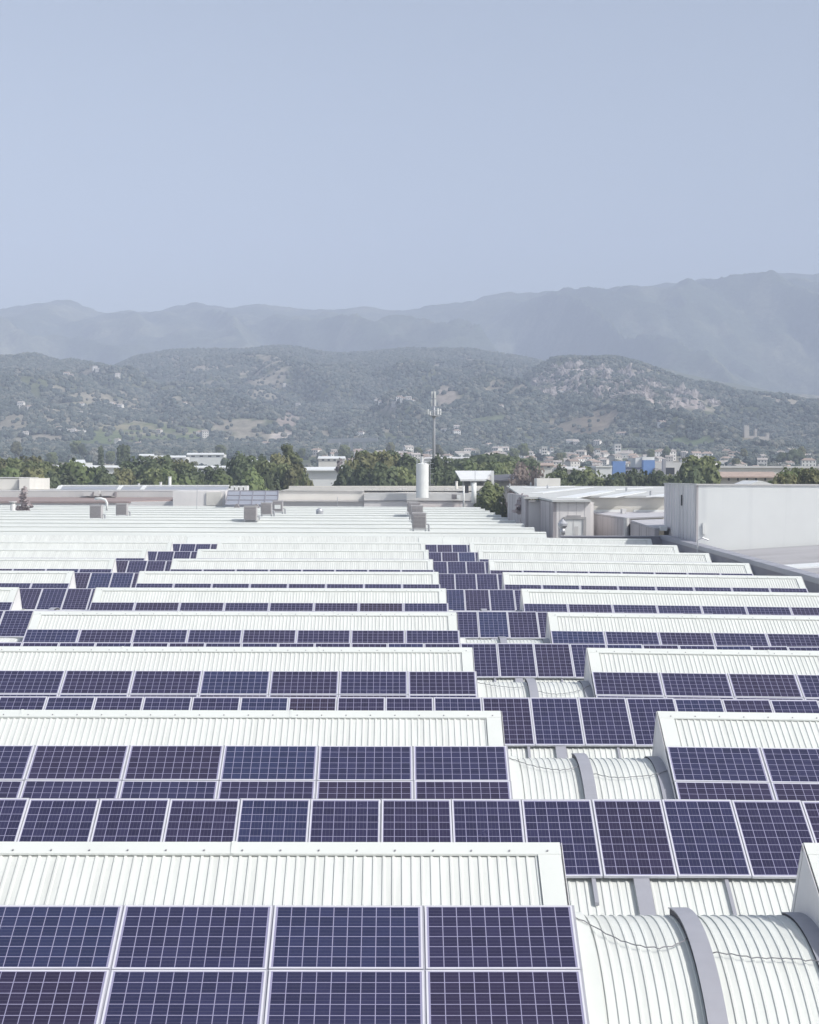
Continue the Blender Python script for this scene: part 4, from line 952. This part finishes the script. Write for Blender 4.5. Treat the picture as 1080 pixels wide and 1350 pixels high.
m = MB(); bx(m, 863.8, 868, 617, 344, 5); bx(m, 868.2, 873, 618, 346, 5); m.build('dark_wing', M['concrete'], t)
m = MB(); bx(m, 874, 878, 605, 340, 1.2); m.build('pylon', M['strap'], t); finish(t)
t = bld('grey_office', 'pale office block with one large dark window right of the blue building')
m = MB(); bx(m, 864, 912, 609.5, 360, 14); m.build('wall', M['pale'], t); windows(t, 876, 891, 616.5, 625.5, 360, 1, gap=.2); windows(t, 893, 907, 620, 632, 360, 3, M['strap']); finish(t)
t = bld('long_pale_wall', 'long pale low hall stretching to the right edge behind the tile roofed house')
m = MB(); bx(m, 943, 1150, 615.5, 420, 20, vt2=616.5); m.build('wall', M['cream'], t)
m = MB(); bx(m, 941, 1150, 614, 419.5, 21, zat(615.4, 420), vt2=615); m.build('roof', M['pale'], t); finish(t)
t = bld('tiled_house', 'low cream house with long brown tiled roof and small dark windows')
m = MB(); bx(m, 946, 1022, 628, 330, 9); m.build('wall', M['cream'], t)
m = MB(); a, b, c, d = at(942, 628.3, 328.5), at(1026, 628.3, 328.5), at(1020, 622, 335), at(948, 622, 335); m.prism([a, b, c, d], (0, 0, -.25)); m.build('roof', M['tiles'], t); windows(t, 955, 1015, 629.5, 633.5, 330, 5, gap=.8); finish(t)
t = bld('white_tent', 'low white curved roof just above the tall grey building')
m = MB(); a = at(985, 640, 190); b = at(1026, 640, 190); pr = []
for i in range(11):
    f = i / 10; pr.append((a.x + (b.x - a.x) * f, 190, a.z + (.62 * min(1, 2.2 * f, 1.6 * (1 - f)))))
m.prism(pr + [(b.x, 190, 0), (a.x, 190, 0)], (0, 9, 0)); m.build('shell', M['white'], t); finish(t)
t = bld('white_hall', 'large bright white hall seen in the gap between two groups of trees')
m = MB(); bx(m, 396, 462, 619.5, 430, 22); m.build('wall', M['white'], t)
m = MB(); a, b, c, d = at(395, 619.3, 429), at(463, 619.3, 429), at(461, 615.5, 442), at(397, 615.5, 442); m.prism([a, b, c, d], (0, 0, -.3)); m.build('roof', M['clad_front'], t); finish(t)
for (u0, u1, v, vr, Y, lab) in ((74, 168, 615.5, 613.5, 480, 'long low white hall behind the left tree belt'), (243, 300, 616, 614, 500, 'white sheds row behind the trees left of the tall conifer'), (318, 352, 607.5, 605.5, 640, 'white long shed left of the tall conifer'),
        (184, 203, 600.5, 598.5, 720, 'small white industrial block at the foot of the fields'), (205, 245, 602.5, 600.5, 760, 'row of white roofed sheds beyond the left trees'), (247, 295, 599, 597, 860, 'far thin white greenhouse roof below the fields'),
        (92, 112, 610, 606, 560, 'white villa with flat gable amid the left trees'), (690, 730, 613, 610, 560, 'low orange roofed hall beyond the dry shrubs'), (735, 765, 618, 615, 430, 'grey roofed hall behind the feathery trees'), (766, 786, 620, 617, 400, 'long grey roofed shed left of the silver block'), (560, 640, 604, 602.5, 620, 'long tan roofed hall behind the antenna mast'), (420, 455, 604, 601.5, 700, 'pale hall beneath the viaduct')):
    t = bld('industrial_hall', lab); z0 = float(terrain(at(u0, v, Y).x, Y)) - 1
    m = MB(); bx(m, u0, u1, v, Y, 14, z0); m.build('wall', M['white'] if 'white' in lab else M['cream'], t)
    m = MB(); a, b, c, d = at(u0 - 1, v + .1, Y - .6), at(u1 + 1, v + .1, Y - .6), at(u1, vr, Y + 9), at(u0, vr, Y + 9)
    m.prism([a, b, c, d], (0, 0, -.3)); m.build('roof', M['tiles'] if 'orange' in lab else (M['pale'] if 'grey' in lab or 'tan' in lab else M['white']), t)
    windows(t, u0 + 2, u1 - 2, v + 1.6, v + 3.4, Y, 4, M['window'], gap=.6); finish(t)

# -- antenna mast
p = at(572, 640, 330); t = empty('antenna_mast', (p.x, 330, 0)); tag(t, 'tall grey telecom mast with white antennas on a ring platform', 'mast')
ztop = zat(513, 330)
m = MB(); m.tube([(0, 0, 0), (0, 0, zat(549, 330)), (0, 0, zat(518, 330))], [.42, .26, .16], 10); m.build('pole', M['metal'], t, True)
zp = zat(548, 330); m = MB()
for z, r in ((zp, 1.15), (zp + .95, 1.25)): m.tube([(r * math.cos(2 * math.pi * i / 16), r * math.sin(2 * math.pi * i / 16), z) for i in range(17)], .06, 5)
for i in range(8): w = 2 * math.pi * i / 8; m.tube([(1.15 * math.cos(w), 1.15 * math.sin(w), zp), (1.25 * math.cos(w), 1.25 * math.sin(w), zp + .95)], .05, 4); m.tube([(0, 0, zp), (1.15 * math.cos(w), 1.15 * math.sin(w), zp)], .06, 4)
m.tube([(0, 0, zp - .5), (0, 0, zp)], [.3, .55], 10); m.build('platform', M['metal'], t)
for i, (w, r, z0, z1) in enumerate(((.4, 1.3, zp + .2, zp + 1.3), (2.2, 1.3, zp + .1, zp + 1.1), (3.6, 1.3, zp + .2, zp + 1.2), (5.3, 1.2, zp + .2, zp + 1.4))):
    q = MB(); q.tube([(r * math.cos(w), r * math.sin(w), z0), (r * math.cos(w), r * math.sin(w), z1)], .2, 8); q.build('dish_unit', M['white'], t)
for (v0, v1, rad, n) in ((535, 526.5, .42, 3), (525, 516, .36, 3)):
    za, zb_ = zat(v0, 330), zat(v1, 330)
    for i in range(n):
        w = -math.pi / 2 + .55 + 2 * math.pi * i / n; q = MB(); x, y = rad * math.cos(w), rad * math.sin(w); q.box((x - .17, y - .12, za), (x + .17, y + .12, zb_)); q.build('antenna_panel', M['white'], t)
m = MB(); m.tube([(0, 0, zat(518, 330)), (0, 0, ztop)], .05, 5); m.tube([(.18, 0, zat(520, 330)), (.18, 0, zat(512, 330))], .04, 5); m.build('rod', M['metal'], t)
p = at(1033, 640, 300); t = empty('light_pole', (p.x, 300, 0)); tag(t, 'slim pale light pole rising left of the right hand trees', 'light pole')
m = MB(); m.tube([(0, 0, 0), (0, 0, zat(612, 300))], [.16, .1], 8); m.build('pole', M['pale'], t)
m = MB(); m.box((-.35, -.2, zat(612, 300)), (.35, .2, zat(612, 300) + .25)); m.build('lamp_head', M['metal'], t)

# ================================================================== trees
def crown_mesh(name, seed, lobes, n, size, material, spread=1.0):
    """leaf clumps scattered through a crown made of lobes (x, y, z, rx, rz)"""
    g = np.random.default_rng(seed); w = np.array([l[3] ** 2 * l[4] for l in lobes]); w = w / w.sum()
    k = g.choice(len(lobes), n, p=w); L = np.array(lobes)[k]
    d = g.normal(size=(n, 3)); d /= np.linalg.norm(d, axis=1)[:, None]
    rad = (0.45 + 0.6 * g.random(n) ** 0.6) * (1 + 0.18 * np.sin(d[:, 0] * 7 + k) * np.sin(d[:, 2] * 6 + 2 * k)) * spread
    c = L[:, :3] + d * rad[:, None] * L[:, [3, 3, 4]]
    nrm = d * 1.4 + g.normal(size=(n, 3)) * 0.5; nrm /= np.linalg.norm(nrm, axis=1)[:, None]
    a = np.cross(nrm, g.normal(size=(n, 3))); a /= np.linalg.norm(a, axis=1)[:, None]; b = np.cross(nrm, a)
    s = size * (0.6 + 0.9 * g.random(n))[:, None]
    off = [(-1, -.55), (.2, -.9), (1, .1), (.35, .95), (-.75, .6)]
    V = np.stack([c + a * s * o[0] + b * s * o[1] * .8 + nrm * s * (0.25 if i % 2 else -0.1) for i, o in enumerate(off)], 1).reshape(-1, 3)
    me = bpy.data.meshes.new(name); me.vertices.add(len(V)); me.vertices.foreach_set('co', V.ravel())
    me.loops.add(len(V)); me.loops.foreach_set('vertex_index', np.arange(len(V))); me.polygons.add(n)
    me.polygons.foreach_set('loop_start', np.arange(0, 5 * n, 5)); me.polygons.foreach_set('loop_total', np.full(n, 5)); me.update(); me.materials.append(material)
    return me
def trunk_mesh(h, r, lobes, seed):
    m = MB(); rr = random.Random(seed)
    m.tube([(0, 0, 0), (rr.uniform(-.1, .1), 0, h * .35), (0, 0, h * .75)], [r, r * .75, r * .35], 8)
    for l in lobes[:7]: m.tube([(0, 0, h * .4), (l[0] * .5, l[1] * .5, (h * .4 + l[2]) / 2), (l[0], l[1], l[2])], [r * .5, r * .35, r * .12], 6)
    me = bpy.data.meshes.new('trunk'); me.from_pydata(m.v, [], m.f); me.update(); me.materials.append(M['bark']); return me
def round_lobes(seed, w, h, base=.22, n=9):
    rr = random.Random(seed); L = [(0, 0, h * .62, w * .30, h * .30)]
    for i in range(n):
        a = rr.uniform(0, 6.28); q = rr.uniform(.35, 1); z = h * rr.uniform(base + .12, .86); e = math.sqrt(max(.12, 1 - ((z / h - .55) / .5) ** 2))
        L.append((w * .36 * q * math.cos(a) * e, w * .36 * q * math.sin(a) * e, z, w * rr.uniform(.13, .22), h * rr.uniform(.10, .17)))
    return L
KIND = {}
def kind(key, lobes, h, n, size, m, r=.3, spread=1.0):
    c = crown_mesh('crown', sum(map(ord, key)), lobes, n, size, M[m], spread); co = np.zeros(len(c.vertices) * 3, np.float32); c.vertices.foreach_get('co', co)
    KIND[key] = (c, trunk_mesh(h, r, lobes, 3), float(np.percentile(co[2::3], 99.3)))
kind('broad_a', round_lobes(1, 11, 15), 15, 7000, .36, 'leaf_mid', .35)
kind('broad_b', round_lobes(2, 12, 14, .15, 11), 14, 7000, .37, 'leaf_dark', .35)
kind('broad_c', round_lobes(3, 10, 16, .2, 10), 16, 7000, .34, 'leaf_olive', .33)
kind('light', round_lobes(4, 9, 12, .2, 9), 12, 6000, .32, 'leaf_light', .28)
kind('dark', round_lobes(5, 9, 15, .15, 10), 15, 6500, .35, 'leaf_dark', .3)
rr = random.Random(9)
kind('conifer', [(rr.uniform(-1, 1) * (3.4 - 2.0 * (i / 17)), rr.uniform(-1, 1) * (3.4 - 2.0 * (i / 17)), 6.5 + i * .78, 1.5 - .03 * i, .9) for i in range(18)], 21, 4200, .24, 'leaf_mid', .3)
kind('pine', [(rr.uniform(-3.6, 3.6), rr.uniform(-3, 3), 12.5 + rr.uniform(-.5, .9), 2.2, 1.3) for i in range(8)], 13.5, 2600, .42, 'leaf_dark', .32)
kind('bush', [(0, 0, 8.2, 2.2, 4.9)] + [(1.5 * math.cos(i * 1.1), 1.5 * math.sin(i * 1.1), 5.2 + (i % 5) * 1.35, 1.05, 1.5) for i in range(16)] + [(0, 0, 11.6, 1.5, 1.4)], 13.5, 15000, .16, 'leaf_mid', .3, .93)
kind('feather', [(rr.uniform(-2.2, 2.2), rr.uniform(-2, 2), 5.5 + rr.uniform(-1.8, 2), 1.2, 1.0) for i in range(13)], 8.5, 5200, .15, 'leaf_mid', .12)
kind('bare', [(rr.uniform(-1, 1) * (1 - i / 12), rr.uniform(-1, 1) * (1 - i / 12), 6.5 + i * .42, .62 * (1.3 - i / 12), .5) for i in range(12)], 11.6, 620, .17, 'leaf_grey', .04)
kind('dry', [(rr.uniform(-2, 2), rr.uniform(-2, 2), 6.5 + rr.uniform(-2.5, 3), 1.3, 1.1) for i in range(11)], 10.5, 1300, .2, 'leaf_dry', .1)
kind('poplar', [(0, 0, 5 + i * 1.6, 1.1 - .05 * i, 1.6) for i in range(8)], 18, 1600, .45, 'leaf_dark', .25)
trng = random.Random(77)
def tree(key, u, vtop, Y, label, group=None, wide=1.0, zb=None, name='tree', cat='tree'):
    cm, tm, h = KIND[key]; top = at(u, vtop, Y); z0 = zb if zb is not None else max(0.0, float(terrain(top.x, Y)) - .3)
    s = (top.z - z0) / h / 1.0
    t = empty(name, (top.x, Y, z0), trng.uniform(0, 6.28)); tag(t, label, cat, group)
    for nm, me in (('crown', cm), ('trunk', tm)):
        o = bpy.data.objects.new(nm, me); COL.objects.link(o); o.parent = t; o.scale = (s * wide, s * wide, s)
    return t
GL = 'trees of the left belt'
for u, v, k, Y in ((-30, 608, 'broad_a', 330), (-8, 606, 'broad_c', 315), (12, 608, 'broad_a', 325), (34, 606, 'broad_c', 335), (20, 620, 'light', 300), (55, 612, 'broad_a', 310), (48, 622, 'broad_c', 296), (78, 618, 'dark', 325), (66, 628, 'dark', 300), (90, 627, 'dark', 302),
                (128, 622, 'broad_b', 318), (143, 625, 'dark', 305), (158, 622, 'broad_c', 322), (172, 616, 'broad_b', 330), (186, 610, 'broad_b', 335), (200, 606, 'broad_c', 338), (214, 609, 'broad_b', 330), (228, 610, 'broad_c', 336), (240, 614, 'broad_a', 325), (205, 622, 'broad_a', 305), (226, 622, 'light', 306), (254, 624, 'dark', 310), (270, 623, 'broad_b', 316), (284, 622, 'dark', 305), (295, 628, 'light', 300)):
    tree(k, u, v, Y, 'leafy broad crowned tree in the belt behind the red banded flat building', GL, .72)
tree('light', 106, 612, 312, 'bright yellow green round tree standing out of the left tree belt', None, .8)
GC = 'trees around the tall conifer'
for u, v, k, Y in ((312, 604, 'dark', 322), (326, 610, 'broad_b', 312), (340, 607, 'dark', 325), (352, 612, 'broad_a', 310), (366, 604, 'broad_c', 325), (334, 624, 'light', 296), (356, 624, 'dark', 298), (376, 616, 'broad_a', 306), (386, 617, 'broad_c', 304), (396, 626, 'broad_a', 303), (404, 634, 'broad_c', 302), (318, 630, 'dark', 298)):
    tree(k, u, v, Y, 'dark bushy tree in the clump left of the white hall gap', GC, .62 if u < 390 else .4)
tree('conifer', 388, 588, 330, 'tall open crowned conifer rising above the dark tree clump', None, 1.05)
tree('bare', 448, 606, 340, 'thin sparse tree beside the bright hall gap', None, 1.0)
GM = 'trees behind the white tank'
for u, v, k, Y in ((449, 631, 'dark', 312), (458, 621, 'broad_b', 318), (468, 611, 'broad_c', 322), (476, 602, 'broad_c', 326), (492, 599, 'broad_a', 330), (508, 600, 'broad_c', 326), (522, 603, 'broad_b', 328), (536, 606, 'dark', 325), (484, 618, 'dark', 305), (506, 618, 'broad_b', 304), (528, 620, 'broad_a', 306), (545, 612, 'dark', 316), (575, 606, 'dark', 318), (585, 611, 'broad_b', 322), (590, 626, 'dark', 310), (577, 624, 'broad_b', 302)):
    tree(k, u, v, Y, 'full dark green tree in the thicket behind the white tank', GM, .68 if 470 < u < 570 else .5)
GP = 'umbrella pines beyond the canopy'
for u, v, Y in ((628, 604, 400), (642, 600, 410), (656, 601, 405), (668, 604, 400)):
    tree('pine', u, v, Y, 'flat topped pine beyond the white canopy', GP, 1.0)
GO = 'olive shrubs beyond the canopy'
for u, v, k, Y in ((612, 612, 'light', 370), (630, 613, 'broad_a', 372), (648, 613, 'light', 365), (662, 612, 'broad_a', 368), (676, 611, 'light', 372)):
    tree(k, u, v, Y, 'pale olive tree under the flat topped pines', GO, .7)
tree('bush', 648, 640.5, 241, 'round dense green bush tree close behind the white roof edge', None, .92)
tree('bare', 31, 643, 208, 'bare greyish purple shrub beside the mushroom vent', None, 1.5, zat(678, 208) - 6, 'shrub', 'shrub')
tree('bare', 692, 655, 170, 'sparse grey shrub against the dark warehouse side wall', None, 1.6, None, 'shrub', 'shrub')
GB = 'dry reddish shrubs right of the pines'
for u, v, Y in ((684, 616, 320), (694, 612, 330), (702, 618, 318)):
    tree('dry', u, v, Y, 'dry reddish brown tree right of the pines', GB, .55)
GF = 'feathery trees behind the warehouse roof'
for i, (u, v, Y) in enumerate(((738, 620, 300), (748, 622, 296), (757, 626, 292), (766, 628, 290), (773, 632, 288), (783, 635, 292), (740, 630, 285))):
    tree('feather' if i % 2 else 'dark', u, v, Y, 'dark feathery tree left of the silver block', GF, 1.1 if i % 2 else .6)
GQ = 'trees before the blue building'
for i, (u, v, Y) in enumerate(((812, 631, 300), (822, 629, 305), (832, 625, 302), (841, 627, 298), (853, 630, 300), (864, 628, 296), (874, 629, 294), (884, 631, 300), (895, 633, 292), (805, 634, 290))):
    tree(['broad_b', 'broad_c', 'dark'][i % 3], u, v, Y, 'mixed green tree in the row before the blue building', GQ, .6)
tree('broad_a', 926, 605, 300, 'single green tree right of the grey office block', None, .66)
tree('dark', 913, 622, 292, 'small dark tree at the foot of the single green tree', None, .6)
GR = 'trees at the right edge'
for i, (u, v, Y) in enumerate(((1030, 629, 262), (1042, 625, 265), (1054, 621.5, 268), (1066, 624, 262), (1078, 625, 266), (1092, 623, 264), (1110, 622, 268))):
    tree(['broad_c', 'light', 'broad_a'][i % 3], u, v, Y, 'olive green tree above the tall grey building at the right edge', GR, .62)
GD = 'poplars below the fields'
for u, v, Y in ((133, 590, 600), (158, 589, 610), (163, 588, 605), (168, 589, 612)):
    tree('poplar', u, v, Y, 'dark slim poplar below the green fields', GD, 1.0)
GV = 'trees scattered through the town'
for i in range(62):
    Y = trng.uniform(430, 1050); u = trng.uniform(-20, 1100); x = (u - 520) * Y / F; z = float(terrain(x, Y)); hh = trng.uniform(6, 11)
    U, V_ = pix(x, Y, z + hh)
    if 430 < u < 460 and Y < 520: continue
    tree(trng.choice(['broad_a', 'broad_b', 'dark', 'broad_c']), U, V_, Y, 'dark tree scattered among the low roofs of the distant town', GV)

# ================================================================== town, hamlets, castle, viaduct
def house_proto(w, d, h, rh, wall, roof, nwin, hip=False):
    t = empty('house'); m = MB(); m.box((-w / 2, -d / 2, -2), (w / 2, d / 2, h)); m.build('wall', wall, t)
    o = .35; m = MB()
    if hip: top = [(-w / 4, 0, h + rh), (w / 4, 0, h + rh)]
    else: top = [(-w / 2 - o, 0, h + rh), (w / 2 + o, 0, h + rh)]
    A, B, C, D = (-w / 2 - o, -d / 2 - o, h + .01), (w / 2 + o, -d / 2 - o, h + .01), (w / 2 + o, d / 2 + o, h + .01), (-w / 2 - o, d / 2 + o, h + .01)
    m.poly([A, B, top[1], top[0]]); m.poly([C, D, top[0], top[1]]); m.poly([B, C, top[1]]); m.poly([D, A, top[0]]); m.poly([D, C, B, A]); r = m.build('roof', roof, t)
    m = MB(); m.box((w * .2, -.4, h + rh * .5), (w * .2 + .7, .3, h + rh + .9)); m.build('chimney', wall, r)
    fl = max(1, int(h // 3))
    for f in range(fl):
        for i in range(nwin):
            x = -w / 2 + w * (i + .5) / nwin; q = MB(); q.box((x - .5, -d / 2 - .06, f * 3 + .9), (x + .5, -d / 2 - .002, f * 3 + 2.3)); q.build('window', M['window'], t)
    return t
greyroof = mat('weathered_roof', (.42, .38, .35), .85, 0, .15, .5, rnd=.25)
whitewall = mat('white_house_wall', (.80, .785, .755), .75, 0, .06, .3, rnd=.1)
protos = [house_proto(10, 8, 6, 2.0, M['house_wall'], M['tiles'], 3), house_proto(13, 9, 6, 2.2, whitewall, M['tiles'], 4, True), house_proto(9, 9, 9, 1.8, M['house_wall'], greyroof, 3), house_proto(16, 9, 5, 1.6, whitewall, greyroof, 5), house_proto(11, 8, 6, 2.0, whitewall, M['tiles'], 3, True)]
first = [True] * len(protos); hr = random.Random(12)
def put_house(pos, rz, label, group, sc=1.0):
    k = hr.randrange(len(protos)); o = protos[k] if first[k] else copy_tree(protos[k]); first[k] = False
    o.location = pos; o.rotation_euler = (0, 0, rz); o.scale = (sc, sc, sc); tag(o, label, 'house', group)
GT = 'houses of the town below the hills'
cnt = 0; placed = []
while cnt < 230:
    Y = hr.uniform(620, 1130); u = hr.choice([hr.gauss(560, 70), hr.gauss(760, 90), hr.uniform(420, 1090)]); x = (u - 520) * Y / F
    if not (415 < u < 1100) or any((x - a) ** 2 + (Y - b) ** 2 < 150 for a, b in placed): continue
    placed.append((x, Y)); z = float(terrain(x, Y)); cnt += 1
    put_house((x, Y, z), hr.uniform(-.7, .7), 'small pale house among the roofs of the town below the hills', GT, hr.uniform(.4, .62))
GH = 'scattered houses on the wooded hillsides'
for u, v in ((28, 539), (38, 541), (88, 497), (93, 499), (125, 490), (129, 492), (155, 500), (144, 535), (149, 537), (159, 541), (107, 536), (104, 547), (78, 568), (85, 571), (97, 573), (104, 574), (107, 572), (20, 574), (34, 577), (270, 578), (265, 576), (375, 511), (393, 538), (243, 536), (155, 586), (497, 531), (503, 533), (527, 530), (532, 531), (539, 533), (544, 532), (520, 538), (588, 571), (598, 570), (602, 569), (602, 574), (817, 577), (822, 578), (953, 597), (1028, 600), (1040, 602), (1058, 601), (1066, 603), (1003, 600), (476, 575), (660, 540), (740, 519), (754, 516), (873, 563), (645, 590), (755, 586), (760, 590), (788, 590), (350, 590), (226, 596), (210, 572), (183, 590)):
    p = ground_hit(u, v); put_house(p, hr.uniform(-.6, .6), 'lone pale farmhouse set among trees on the wooded hillside', GH, hr.uniform(.36, .55) * (1.15 if p.y > 1300 else .8))
for i, (u, v0, v1, w, lab) in enumerate(((718, 589.5, 603, 5.4, 'slim white tower block left of the smaller twin towers'), (815, 586, 600, 6.5, 'widest white tower block, right of the curving hill road'), (789, 592, 602, 4.5, 'short white bell tower between the two tower blocks'), (728, 590, 599, 3, 'thin pale church spire right of the slim white tower block'))):
    p = ground_hit(u, v1 + 1, 600, 1500); t = bld('tower_block', lab, 'tower'); Y = p.y - 45; w *= 1.25; m = MB(); bx(m, u - w / 2, u + w / 2, v0, Y, 7, p.z - 4); m.build('wall', whitewall, t)
    m = MB(); bx(m, u - w / 2 - .3, u + w / 2 + .3, v0 - .9, Y - .2, 7.4, zat(v0, Y) + .01); m.build('roof', M['tiles'] if i > 1 else M['pale'], t); windows(t, u - w / 2 + .4, u + w / 2 - .4, v0 + 2, v0 + 4, Y, 2); windows(t, u - w / 2 + .4, u + w / 2 - .4, v0 + 6, v0 + 8, Y, 2); finish(t)
# castle ruin on its knoll
p = ground_hit(985, 577); Y = p.y; t = bld('castle', 'small ruined stone castle with two towers on the right hillside', 'castle')
for u0, u1, v, nm in ((981.5, 988, 561.5, 'tower'), (995.5, 998.5, 566.5, 'tower'), (1010.5, 1014.5, 571.5, 'tower'), (988, 996, 574.5, 'curtain_wall'), (998.5, 1010.5, 575.5, 'curtain_wall')):
    m = MB(); a = at(u0, v, Y); b = at(u1, v, Y); bx(m, u0, u1, v, Y, 5 if nm == 'tower' else 2, min(float(terrain(a.x, Y)), float(terrain(b.x, Y))) - 4)
    if nm == 'tower':
        for q in range(3): x = a.x + (b.x - a.x) * (q / 3 + .06); m.box((x, Y, a.z + .01), (x + (b.x - a.x) * .2, Y + 1, a.z + .8))
    m.build(nm, M['stone'], t)
finish(t)
# viaduct
t = bld('viaduct', 'pale concrete road viaduct crossing a side valley below the hills', 'bridge'); Y = 1180
m = MB(); a, b = at(432, 580.5, Y), at(498, 578.5, Y - 30); m.prism([a, b, b + Vector((0, 9, 0)), a + Vector((0, 9, 0))], (0, 0, -1.8)); m.build('deck', M['pale'], t)
for u in (449, 463, 480):
    m = MB(); q = at(u, 582.5, Y - 1 + (u - 432) / 66 * -28); m.box((q.x - 1.1, q.y, float(terrain(q.x, q.y)) - 3), (q.x + 1.1, q.y + 4, q.z - .3)); m.build('pier', M['pale'], t)
m = MB()
for s in (.2, 8.7): m.prism([a + Vector((0, s, .02)), b + Vector((0, s, .02)), b + Vector((0, s + .25, .02)), a + Vector((0, s + .25, .02))], (0, 0, .9))
m.build('railing', M['pale'], t); finish(t)
# curving hill road, a strip laid over the slope
pts = [ground_hit(u, v) for u, v in ((770, 592), (785, 589), (800, 587.5), (815, 586), (828, 584), (836, 582.5))]
m = MB()
for a, b in zip(pts[:-1], pts[1:]):
    for k in range(4):
        p, q = a.lerp(b, k / 4), a.lerp(b, (k + 1) / 4)
        P4 = [p, q, q + Vector((0, 9, 0)), p + Vector((0, 9, 0))]; m.poly([(w.x, w.y, float(terrain(w.x, w.y)) + 1.2) for w in P4])
o = m.build('hill_road', M['pale']); o['kind'] = 'structure'

# ------------------------------------------------------------------ haze
hz = bpy.data.materials.new('haze_air'); hz.use_nodes = True; n = hz.node_tree.nodes; l = hz.node_tree.links; n.remove(n['Principled BSDF'])
pv = n.new('ShaderNodeVolumePrincipled'); pv.inputs['Color'].default_value = (0.695, 0.78, 0.975, 1); pv.inputs['Density'].default_value = HAZE; pv.inputs['Density Attribute'].default_value = ''; pv.inputs['Anisotropy'].default_value = -0.2
l.new(pv.outputs[0], n['Material Output'].inputs['Volume'])
m = MB(); m.box((-3400, -300, -1.2), (3400, 6500, 900)); o = m.build('haze', hz); o['kind'] = 'stuff'; tag(o, 'pale blue summer haze filling the valley air', 'haze')
